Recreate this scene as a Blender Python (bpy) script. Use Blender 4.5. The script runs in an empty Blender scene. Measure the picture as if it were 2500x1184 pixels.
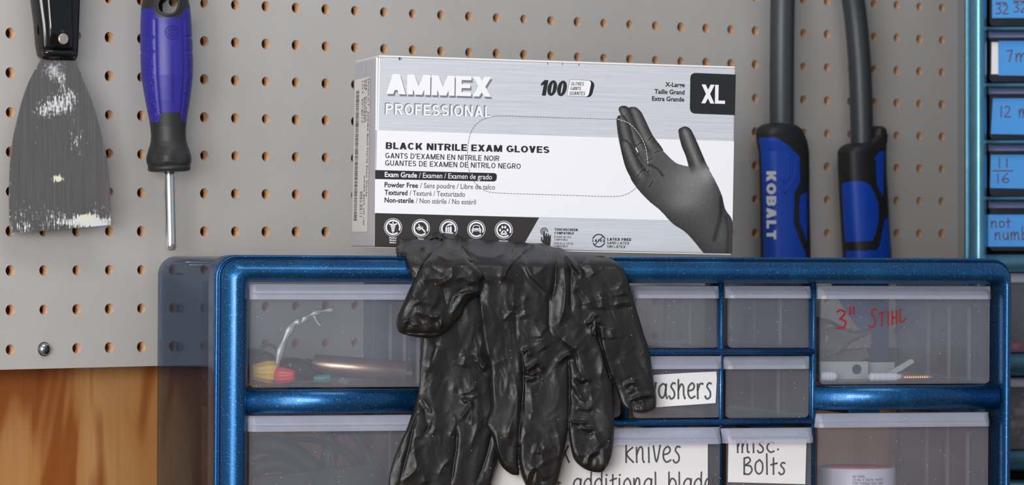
import bpy, math, random
import numpy as np
from mathutils import Matrix, Vector

random.seed(7)
SC = bpy.context.scene
COL = SC.collection
# ------------------------------------------------------------------ camera, world, lights
F, CX, CY, CAMZ = 9278.0, 1250.0, 598.0, 1.4
cd = bpy.data.cameras.new('camera'); cam = bpy.data.objects.new('camera', cd); COL.objects.link(cam)
cam.location = (0, 0, CAMZ); cam.rotation_euler = (math.pi / 2, 0, 0)
cd.sensor_fit = 'HORIZONTAL'; cd.sensor_width = 36.0; cd.lens = 36.0 * F / 2500.0
cd.shift_y = (CY - 592.0) / 2500.0
cd.clip_start = 0.05; cd.clip_end = 50
cd.dof.use_dof = True; cd.dof.focus_distance = 2.37; cd.dof.aperture_fstop = 17.0
SC.camera = cam
W = bpy.data.worlds.new('world'); SC.world = W; W.use_nodes = True
W.node_tree.nodes['Background'].inputs[0].default_value = (0.76, 0.87, 1.0, 1)
W.node_tree.nodes['Background'].inputs[1].default_value = 0.40
SC.view_settings.view_transform = 'Standard'; SC.view_settings.look = 'None'
SC.view_settings.exposure = 0.0; SC.view_settings.gamma = 1.0; SC.view_settings.use_curve_mapping = False
SC.cycles.max_bounces = 12; SC.cycles.transparent_max_bounces = 24
SC.cycles.caustics_reflective = False; SC.cycles.caustics_refractive = False


def area(name, loc, target, size, power, color=(1, 1, 1)):
    l = bpy.data.lights.new(name, 'AREA'); l.shape = 'RECTANGLE'; l.size = size[0]; l.size_y = size[1]
    l.energy = power; l.color = color
    o = bpy.data.objects.new(name, l); COL.objects.link(o); o.location = loc
    o.rotation_euler = (Vector(target) - Vector(loc)).to_track_quat('-Z', 'Y').to_euler()
    return o


area('window_light', (-0.42, 0.2, 1.60), (0.0, 2.4, 1.4), (0.9, 0.6), 25, (1.0, 0.97, 0.94))  # large unseen frontal softbox beside the camera, the main light
area('side_light', (-1.05, 0.25, 1.5), (0.0, 2.4, 1.4), (0.8, 1.5), 22, (1.0, 0.99, 0.98))
area('ceiling_light', (0.2, 1.35, 3.0), (0.1, 2.4, 1.4), (1.2, 0.5), 9, (1.0, 0.94, 0.86))


# ------------------------------------------------------------------ materials
def lin(c):
    c = c / 255.0
    return c / 12.92 if c <= 0.04045 else ((c + 0.055) / 1.055) ** 2.4


def rgb(r, g, b): return (lin(r), lin(g), lin(b), 1.0)


def mat(name, col, rough=0.5, metal=0.0, **kw):
    m = bpy.data.materials.new(name); m.use_nodes = True
    b = m.node_tree.nodes['Principled BSDF']
    b.inputs['Base Color'].default_value = col; b.inputs['Roughness'].default_value = rough
    b.inputs['Metallic'].default_value = metal
    for k, v in kw.items(): b.inputs[k].default_value = v
    return m


def nodes(m):
    nt = m.node_tree
    return nt, nt.nodes['Principled BSDF']


def coord(nt, scale=(1, 1, 1)):
    tc = nt.nodes.new('ShaderNodeTexCoord'); mp = nt.nodes.new('ShaderNodeMapping')
    mp.inputs['Scale'].default_value = scale
    nt.links.new(tc.outputs['Object'], mp.inputs['Vector'])
    return mp.outputs[0]


def noise(nt, vec, scale, detail=3, rough=0.5, dist=0.0):
    n = nt.nodes.new('ShaderNodeTexNoise'); n.inputs['Scale'].default_value = scale
    n.inputs['Detail'].default_value = detail; n.inputs['Roughness'].default_value = rough
    n.inputs['Distortion'].default_value = dist
    nt.links.new(vec, n.inputs['Vector']); return n.outputs['Fac']


def ramp(nt, fac, stops):
    r = nt.nodes.new('ShaderNodeValToRGB'); cr = r.color_ramp
    while len(cr.elements) < len(stops): cr.elements.new(0.5)
    for e, (p, c) in zip(cr.elements, stops): e.position = p; e.color = c if len(c) == 4 else (*c, 1)
    nt.links.new(fac, r.inputs[0]); return r.outputs[0]


def gray(v): return (v, v, v, 1)


def mixc(nt, fac, a, b):
    m = nt.nodes.new('ShaderNodeMix'); m.data_type = 'RGBA'
    if isinstance(fac, (int, float)): m.inputs[0].default_value = fac
    else: nt.links.new(fac, m.inputs[0])
    for i, v in ((6, a), (7, b)):
        if isinstance(v, tuple): m.inputs[i].default_value = v
        else: nt.links.new(v, m.inputs[i])
    return m.outputs[2]


def bump(nt, b, h, strength=0.3, dist=0.001):
    bp = nt.nodes.new('ShaderNodeBump'); bp.inputs['Strength'].default_value = strength
    bp.inputs['Distance'].default_value = dist
    nt.links.new(h, bp.inputs['Height']); nt.links.new(bp.outputs[0], b.inputs['Normal'])


def math_node(nt, op, a, b=None):
    n = nt.nodes.new('ShaderNodeMath'); n.operation = op
    for i, v in enumerate((a, b)):
        if v is None: continue
        if isinstance(v, (int, float)): n.inputs[i].default_value = v
        else: nt.links.new(v, n.inputs[i])
    return n.outputs[0]


def specks(nt, vec, scale, size, keep):
    """small round specks: voronoi cells, of which only a share is kept"""
    v = nt.nodes.new('ShaderNodeTexVoronoi'); v.inputs['Scale'].default_value = scale
    nt.links.new(vec, v.inputs['Vector'])
    near = math_node(nt, 'LESS_THAN', v.outputs['Distance'], size)
    sep = nt.nodes.new('ShaderNodeSeparateColor'); nt.links.new(v.outputs['Color'], sep.inputs[0])
    k = math_node(nt, 'LESS_THAN', sep.outputs[0], keep)
    return math_node(nt, 'MULTIPLY', near, k)


M = {}
# painted pegboard
m = M['board'] = mat('pegboard paint', rgb(178, 173, 169), 0.55)
nt, b = nodes(m); v = coord(nt)
c = mixc(nt, ramp(nt, noise(nt, v, 9, 4, 0.6), [(0.35, gray(0)), (0.7, gray(1))]), rgb(193, 190, 187), rgb(184, 181, 178))
c = mixc(nt, specks(nt, v, 30, 0.05, 0.05), c, rgb(170, 164, 120))
nt.links.new(c, b.inputs['Base Color']); bump(nt, b, noise(nt, v, 350, 4, 0.6), 0.12, 0.0006)
m = M['fibre'] = mat('raw hardboard fibre', rgb(170, 118, 78), 0.9)
nt, b = nodes(m); v = coord(nt)
c = mixc(nt, noise(nt, v, 900, 3, 0.7), rgb(150, 106, 74), rgb(238, 196, 156))
nt.links.new(c, b.inputs['Base Color']); bump(nt, b, noise(nt, v, 1200, 2), 0.6, 0.0006)
# plywood
m = M['ply'] = mat('plywood', rgb(176, 112, 60), 0.5)
nt, b = nodes(m); v = coord(nt, (1, 1, 0.14)); v2 = coord(nt, (1, 1, 0.02))
big = noise(nt, v, 15, 3, 0.55, 1.0)
c = ramp(nt, big, [(0.30, rgb(126, 68, 30)), (0.45, rgb(160, 92, 44)), (0.495, rgb(190, 132, 78)), (0.60, rgb(202, 152, 98)), (0.66, rgb(152, 86, 42))])
fine = ramp(nt, noise(nt, v2, 420, 3, 0.6), [(0.3, gray(0.90)), (0.7, gray(1.03))])
mm = nt.nodes.new('ShaderNodeMix'); mm.data_type = 'RGBA'; mm.blend_type = 'MULTIPLY'; mm.inputs[0].default_value = 1
nt.links.new(c, mm.inputs[6]); nt.links.new(fine, mm.inputs[7]); nt.links.new(mm.outputs[2], b.inputs['Base Color'])
M['bench'] = mat('bench wood', rgb(150, 110, 72), 0.6)
M['floor'] = mat('concrete floor', rgb(120, 116, 110), 0.8)
# metallic blue plastic of the cabinets
def blue_plastic(name, base, hi, dust=0.09):
    m = mat(name, base, 0.36, 0.8); nt, b = nodes(m); v = coord(nt)
    c = mixc(nt, ramp(nt, noise(nt, v, 3200, 2, 0.7), [(0.45, gray(0)), (0.72, gray(1))]), base, hi)
    c = mixc(nt, ramp(nt, noise(nt, v, 26, 3, 0.5, 0.5), [(0.5, gray(0)), (0.8, gray(0.35))]), c, hi)
    d = specks(nt, v, 1300, 0.30, dust)
    c = mixc(nt, math_node(nt, 'MULTIPLY', d, 0.75), c, rgb(190, 200, 205))
    nt.links.new(c, b.inputs['Base Color'])
    b.inputs['Coat Weight'].default_value = 0.35; b.inputs['Coat Roughness'].default_value = 0.12
    bump(nt, b, noise(nt, v, 1800, 2), 0.15, 0.0003)
    return m
M['blue'] = blue_plastic('metallic blue plastic', rgb(8, 52, 104), rgb(40, 134, 190), 0.05)
M['teal'] = blue_plastic('metallic teal plastic', rgb(70, 136, 166), rgb(150, 200, 216), 0.02)  # same blue plastic, its paler lit look put into the colour
m = M['shell'] = bpy.data.materials.new('smoked blue see-through plastic'); m.use_nodes = True; nt = m.node_tree
for n in list(nt.nodes): nt.nodes.remove(n)
out = nt.nodes.new('ShaderNodeOutputMaterial'); tr = nt.nodes.new('ShaderNodeBsdfTransparent'); tr.inputs[0].default_value = (0.72, 0.80, 0.90, 1)
di = nt.nodes.new('ShaderNodeBsdfDiffuse'); v = coord(nt); nt.links.new(mixc(nt, specks(nt, v, 420, 0.16, 0.10), rgb(34, 44, 74), rgb(150, 160, 170)), di.inputs[0])
m2 = nt.nodes.new('ShaderNodeMixShader'); m2.inputs[0].default_value = 0.2; nt.links.new(tr.outputs[0], m2.inputs[1]); nt.links.new(di.outputs[0], m2.inputs[2])
gl = nt.nodes.new('ShaderNodeBsdfGlossy'); gl.inputs['Roughness'].default_value = 0.03; fr_ = nt.nodes.new('ShaderNodeFresnel'); fr_.inputs[0].default_value = 1.18
m3 = nt.nodes.new('ShaderNodeMixShader'); nt.links.new(math_node(nt, 'MULTIPLY', fr_.outputs[0], 0.22), m3.inputs[0]); nt.links.new(m2.outputs[0], m3.inputs[1]); nt.links.new(gl.outputs[0], m3.inputs[2]); nt.links.new(m3.outputs[0], out.inputs[0])
M['gloss_shell'] = mat('glossy dark cabinet side', rgb(34, 48, 70), 0.05)
m = M['shelltop'] = mat('dusty blue plastic top', rgb(30, 44, 70), 0.35)
nt, b = nodes(m); v = coord(nt)
c = mixc(nt, ramp(nt, noise(nt, v, 900, 4, 0.8), [(0.40, gray(0)), (0.6, gray(1))]), rgb(60, 62, 70), rgb(176, 166, 152)); nt.links.new(c, b.inputs['Base Color'])
M['dark'] = mat('shadowed gap plastic', rgb(20, 24, 36), 0.6)  # near-black colour stands in for shade in holes and gaps


def milky(name, col, alpha, rough=0.25, gloss=0.07):
    m = bpy.data.materials.new(name); m.use_nodes = True; nt = m.node_tree
    for n in list(nt.nodes): nt.nodes.remove(n)
    out = nt.nodes.new('ShaderNodeOutputMaterial'); tr = nt.nodes.new('ShaderNodeBsdfTransparent')
    tr.inputs[0].default_value = (0.99, 0.99, 1.0, 1)
    di = nt.nodes.new('ShaderNodeBsdfDiffuse'); di.inputs[0].default_value = col
    tl = nt.nodes.new('ShaderNodeBsdfTranslucent'); tl.inputs[0].default_value = col
    m1 = nt.nodes.new('ShaderNodeMixShader'); m1.inputs[0].default_value = 0.45
    nt.links.new(di.outputs[0], m1.inputs[1]); nt.links.new(tl.outputs[0], m1.inputs[2])
    m2 = nt.nodes.new('ShaderNodeMixShader'); 
    nt.links.new(tr.outputs[0], m2.inputs[1]); nt.links.new(m1.outputs[0], m2.inputs[2])
    v = coord(nt)
    a = ramp(nt, noise(nt, v, 40, 4, 0.6), [(0.3, gray(alpha * 0.9)), (0.75, gray(alpha * 1.12))])
    s = math_node(nt, 'MAXIMUM', a, math_node(nt, 'MULTIPLY', specks(nt, v, 330, 0.10, 0.12), 0.9))
    nt.links.new(s, m2.inputs[0])
    gl = nt.nodes.new('ShaderNodeBsdfGlossy'); gl.inputs['Roughness'].default_value = rough
    fr = nt.nodes.new('ShaderNodeFresnel'); fr.inputs[0].default_value = 1.42
    m3 = nt.nodes.new('ShaderNodeMixShader'); nt.links.new(math_node(nt, 'MULTIPLY', fr.outputs[0], 0.6), m3.inputs[0])
    nt.links.new(m2.outputs[0], m3.inputs[1]); nt.links.new(gl.outputs[0], m3.inputs[2])
    nt.links.new(m3.outputs[0], out.inputs[0])
    return m


M['clear'] = milky('frosted drawer plastic', rgb(236, 238, 255), 0.12, 0.16)
M['walls'] = milky('thin drawer wall plastic', rgb(225, 228, 240), 0.012, 0.2)
M['lip'] = milky('thick frosted drawer plastic', rgb(226, 232, 252), 0.45, 0.2)
M['rib'] = milky('drawer rib plastic', rgb(214, 218, 232), 0.32, 0.2)
M['bag'] = milky('creased plastic bag', rgb(160, 158, 165), 0.45, 0.12)
M['glass'] = milky('clear glass', rgb(235, 240, 245), 0.10, 0.03)
M['paper'] = mat('white paper', rgb(232, 232, 234), 0.7)
nt, b = nodes(M['paper']); v = coord(nt)
c = mixc(nt, specks(nt, v, 500, 0.10, 0.03), rgb(232, 232, 234), rgb(170, 160, 140)); nt.links.new(c, b.inputs['Base Color'])
M['ink'] = mat('grey marker ink', rgb(84, 84, 86), 0.6)
M['inkred'] = mat('red marker ink', rgb(150, 26, 32), 0.5)
M['inkbrown'] = mat('brown marker ink', rgb(84, 42, 62), 0.6)
m = M['tape'] = mat('blue painter tape', rgb(70, 152, 226), 0.75)
nt, b = nodes(m); v = coord(nt); bump(nt, b, noise(nt, v, 500, 3), 0.4, 0.0005)
# glove box print
m = M['silver'] = mat('brushed silver print', rgb(200, 202, 210), 0.42, 0.12)
nt, b = nodes(m); v = coord(nt, (16, 16, 1500))
c = ramp(nt, noise(nt, v, 1.0, 4, 0.75), [(0.3, rgb(190, 193, 202)), (0.5, rgb(203, 206, 214)), (0.72, rgb(218, 221, 228))])
nt.links.new(c, b.inputs['Base Color'])
m = M['silver_side'] = mat('brushed silver print on the side', rgb(200, 202, 210), 0.42, 0.12)
nt, b = nodes(m); v = coord(nt, (6, 900, 5))
c = ramp(nt, noise(nt, v, 1.0, 4, 0.75), [(0.3, rgb(180, 183, 192)), (0.7, rgb(218, 221, 228))])
nt.links.new(c, b.inputs['Base Color'])
M['white'] = mat('white print', rgb(236, 236, 242), 0.45)
M['black'] = mat('black print', rgb(46, 42, 40), 0.4)
M['blackink'] = mat('black ink print', rgb(26, 26, 28), 0.45)
M['greyink'] = mat('grey ink print', rgb(92, 94, 98), 0.5)
M['shadowink'] = mat('grey printed lettering edge', rgb(120, 123, 132), 0.5)
M['card'] = mat('white cardboard edge', rgb(232, 230, 230), 0.7)
# gloves
m = M['glove'] = mat('black nitrile', rgb(34, 32, 32), 0.44)
nt, b = nodes(m); v = coord(nt)
c = mixc(nt, specks(nt, v, 240, 0.055, 0.25), rgb(23, 22, 22), rgb(200, 200, 200))
nt.links.new(c, b.inputs['Base Color']); b.inputs['IOR'].default_value = 1.5; b.inputs['Specular IOR Level'].default_value = 0.5
bump(nt, b, noise(nt, v, 500, 4, 0.6), 0.10, 0.0004)
# tools
M['shiny_black'] = mat('glossy black plastic', rgb(14, 14, 16), 0.12)
M['rivet'] = mat('brushed rivet metal', rgb(190, 178, 164), 0.35, 0.7)
M['rubber'] = mat('black rubber', rgb(38, 38, 39), 0.5)
m = M['violet'] = mat('violet blue rubber', rgb(44, 38, 142), 0.42)
m = M['violet_dot'] = mat('violet blue dimpled rubber', rgb(44, 38, 142), 0.42)
nt, b = nodes(m); v = coord(nt); vo = nt.nodes.new('ShaderNodeTexVoronoi'); vo.inputs['Scale'].default_value = 330
nt.links.new(v, vo.inputs['Vector']); bump(nt, b, ramp(nt, vo.outputs['Distance'], [(0.3, gray(1)), (0.45, gray(0))]), 0.5, 0.0006)
M['violet_deep'] = mat('embossed violet blue rubber', rgb(34, 30, 118), 0.45)
M['chrome'] = mat('chromed steel', rgb(228, 228, 228), 0.16, 1.0)
M['zinc'] = mat('zinc plated steel', rgb(196, 204, 204), 0.22, 1.0)
M['plate'] = mat('galvanised steel plate', rgb(188, 196, 194), 0.42, 0.45)
m = M['tube'] = mat('dark textured steel tube', rgb(72, 74, 78), 0.42, 0.4)
nt, b = nodes(m); v = coord(nt); bump(nt, b, noise(nt, v, 900, 3), 0.3, 0.0004)
M['grip_blue'] = mat('blue rubber grip', rgb(22, 74, 190), 0.45)
M['grip_black'] = mat('black rubber grip', rgb(36, 36, 37), 0.5)
# small contents
M['yellow'] = mat('yellow plastic', rgb(230, 186, 60), 0.4)
M['red'] = mat('red plastic', rgb(206, 54, 52), 0.4)
M['green'] = mat('green plastic', rgb(40, 120, 110), 0.4)
M['copper'] = mat('dull copper', rgb(196, 150, 108), 0.3, 0.85)
M['bronze'] = mat('worn steel tube', rgb(168, 144, 122), 0.3, 0.8)
M['blackbag'] = mat('black plastic bag', rgb(22, 24, 28), 0.35)
M['cable'] = mat('black cable', rgb(22, 23, 26), 0.5)
M['nylon'] = mat('white nylon', rgb(220, 220, 232), 0.4)
M['label_brown'] = mat('brown drawer card', rgb(150, 128, 112), 0.8)


# ------------------------------------------------------------------ frames: a local plane system per thing
class Frame:
    """local x along the face, y into the depth, z up"""
    def __init__(s, origin, yaw, roll=0.0):
        t, r = math.radians(yaw), math.radians(roll)
        X = Vector((math.cos(t) * math.cos(r), math.sin(t) * math.cos(r), -math.sin(r)))
        Z = Vector((math.cos(t) * math.sin(r), math.sin(t) * math.sin(r), math.cos(r)))
        Y = Vector((-math.sin(t), math.cos(t), 0))
        s.m = Matrix(((X.x, Y.x, Z.x, origin[0]), (X.y, Y.y, Z.y, origin[1]), (X.z, Y.z, Z.z, origin[2]), (0, 0, 0, 1)))
        s.inv = s.m.inverted(); s.c = s.inv @ Vector((0, 0, CAMZ)); s.r = s.inv.to_3x3()
        s.rn = np.array(s.r)

    def at(s, px, py, y=0.0):
        """where the photograph's pixel meets the plane at depth y: local x, z"""
        d = s.r @ Vector(((px - CX) / F, 1.0, -(py - CY) / F)); t = (y - s.c.y) / d.y
        p = s.c + d * t
        return p.x, p.z

    def atn(s, px, py, y):
        D = np.stack([(px - CX) / F, np.ones_like(px), -(py - CY) / F]); d = np.tensordot(s.rn, D, 1)
        t = (y - s.c.y) / d[1]
        return s.c.x + d[0] * t, s.c.z + d[2] * t

    def world(s, x, y, z): return s.m @ Vector((x, y, z))


def ray(px, py, Y): return ((px - CX) / F * Y, Y, CAMZ - (py - CY) / F * Y)


# ------------------------------------------------------------------ mesh builder
def smooth_path(pts, n=6, closed=False):
    out = []; P = [Vector(p) for p in pts]; L = len(P)
    if L < 3: return P
    rng = range(L if closed else L - 1)
    for i in rng:
        g = (lambda k: P[k % L]) if closed else (lambda k: P[max(0, min(L - 1, k))])
        a, b_, c_, d = g(i - 1), g(i), g(i + 1), g(i + 2)
        for k in range(n):
            t = k / n
            out.append(0.5 * ((2 * b_) + (c_ - a) * t + (2 * a - 5 * b_ + 4 * c_ - d) * t * t + (3 * b_ - a - 3 * c_ + d) * t ** 3))
    if not closed: out.append(P[-1])
    return out


class MB:
    def __init__(s): s.v = []; s.f = []; s.mi = []; s.sm = []

    def add(s, vs, fs, mi=0, sm=False):
        o = len(s.v); s.v += [tuple(p) for p in vs]
        for f in fs: s.f.append(tuple(i + o for i in f)); s.mi.append(mi); s.sm.append(sm)

    def box(s, x0, x1, y0, y1, z0, z1, mi=0):
        vs = [(x, y, z) for z in (z0, z1) for y in (y0, y1) for x in (x0, x1)]
        s.add(vs, [(0, 2, 3, 1), (4, 5, 7, 6), (0, 1, 5, 4), (2, 6, 7, 3), (0, 4, 6, 2), (1, 3, 7, 5)], mi)

    def prism(s, pts, y0, y1, mi=0):
        """polygon in x,z pulled from y0 (front) to y1 (back)"""
        n = len(pts); A = sum(pts[i][0] * pts[(i + 1) % n][1] - pts[(i + 1) % n][0] * pts[i][1] for i in range(n))
        if A < 0: pts = pts[::-1]
        vs = [(p[0], y0, p[1]) for p in pts] + [(p[0], y1, p[1]) for p in pts]
        fs = [tuple(range(n)), tuple(range(2 * n - 1, n - 1, -1))] + [(i, n + i, n + (i + 1) % n, (i + 1) % n) for i in range(n)]
        s.add(vs, fs, mi)

    def loops(s, L, mi=0, closed=True, sm=True, cap0=False, cap1=False):
        """skin between consecutive loops of equal length"""
        n = len(L[0]); vs = [p for l in L for p in l]; fs = []
        for k in range(len(L) - 1):
            for i in range(n if closed else n - 1):
                j = (i + 1) % n; fs.append((k * n + i, k * n + j, (k + 1) * n + j, (k + 1) * n + i))
        s.add(vs, fs, mi, sm)
        o = len(s.v) - len(vs)
        if cap0: s.f.append(tuple(o + i for i in range(n))[::-1]); s.mi.append(mi); s.sm.append(False)
        if cap1: s.f.append(tuple(o + (len(L) - 1) * n + i for i in range(n))); s.mi.append(mi); s.sm.append(False)

    def tube(s, path, r, n=12, mi=0, flat=1.0):
        P = [Vector(p) for p in path]; L = []
        up = Vector((0, 1, 0)) if abs((P[-1] - P[0]).normalized().y) < 0.9 else Vector((1, 0, 0))
        for i, p in enumerate(P):
            t = (P[min(i + 1, len(P) - 1)] - P[max(i - 1, 0)]).normalized()
            a = t.cross(up).normalized(); b_ = t.cross(a).normalized()
            rr = r[i] if isinstance(r, (list, tuple)) else r
            L.append([p + a * rr * math.cos(2 * math.pi * k / n) + b_ * rr * flat * math.sin(2 * math.pi * k / n) for k in range(n)])
        s.loops(L, mi, cap0=True, cap1=True)

    def lathe(s, prof, c=(0, 0, 0), axis='z', n=32, mi=0, sm=True):
        L = []
        for r, h in prof:
            l = []
            for k in range(n):
                a = 2 * math.pi * k / n; ca, sa = r * math.cos(a), r * math.sin(a)
                l.append({'z': (c[0] + ca, c[1] + sa, c[2] + h), 'x': (c[0] + h, c[1] + ca, c[2] + sa), 'y': (c[0] + ca, c[1] + h, c[2] + sa)}[axis])
            L.append(l)
        s.loops(L, mi, sm=sm, cap0=True, cap1=True)

    def stroke(s, pts, w, y, mi=0, th=0.00008, smooth=True):
        """a pen stroke lying in the plane y (x,z points)"""
        P = [Vector((p[0], p[1], 0)) for p in pts]
        if smooth and len(P) > 2: P = smooth_path(P, 5)
        P = [p for i, p in enumerate(P) if i == 0 or (p - P[i - 1]).length > 1e-7]
        if len(P) < 2: P = [P[0], P[0] + Vector((w * .2, 0, 0))]
        l, r = [], []
        for i, p in enumerate(P):
            t = (P[min(i + 1, len(P) - 1)] - P[max(i - 1, 0)]).normalized(); nn = Vector((-t.y, t.x, 0)) * w / 2
            l.append(p + nn); r.append(p - nn)
        t0 = (P[0] - P[1]).normalized() * w / 2; t1 = (P[-1] - P[-2]).normalized() * w / 2
        vs = []; fs = []
        ring = [P[0] + t0] + l + [P[-1] + t1] + r[::-1]
        n = len(l)
        vs = [(q.x, y, q.y) for q in ring]
        fs.append((0, 1, 2 * n + 1)); fs.append((n, n + 1, n + 2))
        for i in range(n - 1): fs.append((1 + i, 2 + i, 2 * n - i, 2 * n + 1 - i))
        s.add(vs, fs, mi)

    def disc(s, cx, cz, r, y, mi=0, n=16, rz=None):
        rz = rz or r
        s.add([(cx + r * math.cos(2 * math.pi * k / n), y, cz + rz * math.sin(2 * math.pi * k / n)) for k in range(n)], [tuple(range(n))], mi)

    def build(s, name, mats, parent=None, offset=None):
        me = bpy.data.meshes.new(name)
        v = s.v
        if offset is not None: v = [(p[0] - offset[0], p[1] - offset[1], p[2] - offset[2]) for p in v]
        me.from_pydata(v, [], s.f)
        for k in (mats if isinstance(mats, (list, tuple)) else [mats]): me.materials.append(M[k])
        me.polygons.foreach_set('material_index', s.mi); me.polygons.foreach_set('use_smooth', s.sm)
        me.update()
        o = bpy.data.objects.new(name, me); COL.objects.link(o)
        if parent is not None: o.parent = parent
        return o


def fix_normals(o):
    import bmesh
    bm = bmesh.new(); bm.from_mesh(o.data); bmesh.ops.recalc_face_normals(bm, faces=bm.faces); bm.to_mesh(o.data); bm.free()
    return o


def bevel(o, w, seg=2):
    md = o.modifiers.new('bevel', 'BEVEL'); md.width = w; md.segments = seg; md.limit_method = 'ANGLE'; md.angle_limit = math.radians(40)
    return o


def empty(name, matrix, label, cat, group=None):
    o = bpy.data.objects.new(name, None); COL.objects.link(o); o.matrix_world = matrix; o.empty_display_size = 0.02
    o['label'] = label; o['category'] = cat
    if group: o['group'] = group
    return o


def thing(name, mb, mats, frame, label, cat, group=None):
    """a thing of one mesh, its origin at its own base"""
    a = np.array(mb.v); base = ((a[:, 0].min() + a[:, 0].max()) / 2, (a[:, 1].min() + a[:, 1].max()) / 2, a[:, 2].min())
    o = mb.build(name, mats, None, base); o.matrix_world = frame.m @ Matrix.Translation(base)
    o['label'] = label; o['category'] = cat
    if group: o['group'] = group
    return o


def struct(o): o['kind'] = 'structure'; return o


def rrect(x0, x1, z0, z1, r, n=8, y=0.0):
    out = []
    for cx, cz, a0 in ((x1 - r, z1 - r, 0), (x0 + r, z1 - r, 90), (x0 + r, z0 + r, 180), (x1 - r, z0 + r, 270)):
        for k in range(n + 1):
            a = math.radians(a0 + 90 * k / n); out.append((cx + r * math.cos(a), y, cz + r * math.sin(a)))
    return out


# lettering -------------------------------------------------------------------
def text(fr, parent, name, body, px0, ytop, ybot, px1, y, mk, bold=0.0, shear=0.0, rot=False, th=0.00004):
    """flat lettering fitted between px0 and px1; the tall letters run from ytop to ybot at the left end"""
    cu = bpy.data.curves.new('lettering', 'FONT'); cu.body = body; cu.offset = bold; cu.shear = shear; cu.resolution_u = 3
    tmp = bpy.data.objects.new('lettering', cu); me = bpy.data.meshes.new_from_object(tmp)
    bpy.data.objects.remove(tmp)
    n = len(me.vertices); co = np.zeros(n * 3); me.vertices.foreach_get('co', co); co = co.reshape(n, 3)
    caps = 0.73 * (1.0) if cu.size == 1 else 0.73
    x0, x1 = co[:, 0].min(), co[:, 0].max(); z0 = -bold; z1 = 0.729 + bold
    (a, zt), (_, zb) = fr.at(px0, ytop, y), fr.at(px0, ybot, y); b_ = fr.at(px1, ybot, y)[0]
    u = (co[:, 0] - x0) / (x1 - x0); w = (co[:, 1] - z0) / (z1 - z0)
    out = np.zeros_like(co); out[:, 0] = a + u * (b_ - a); out[:, 1] = y; out[:, 2] = zb + w * (zt - zb)
    me.vertices.foreach_set('co', out.reshape(-1)); me.materials.clear(); me.materials.append(M[mk]); me.name = name; me.update()
    o = bpy.data.objects.new(name, me); COL.objects.link(o); o.parent = parent
    return o


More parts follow.
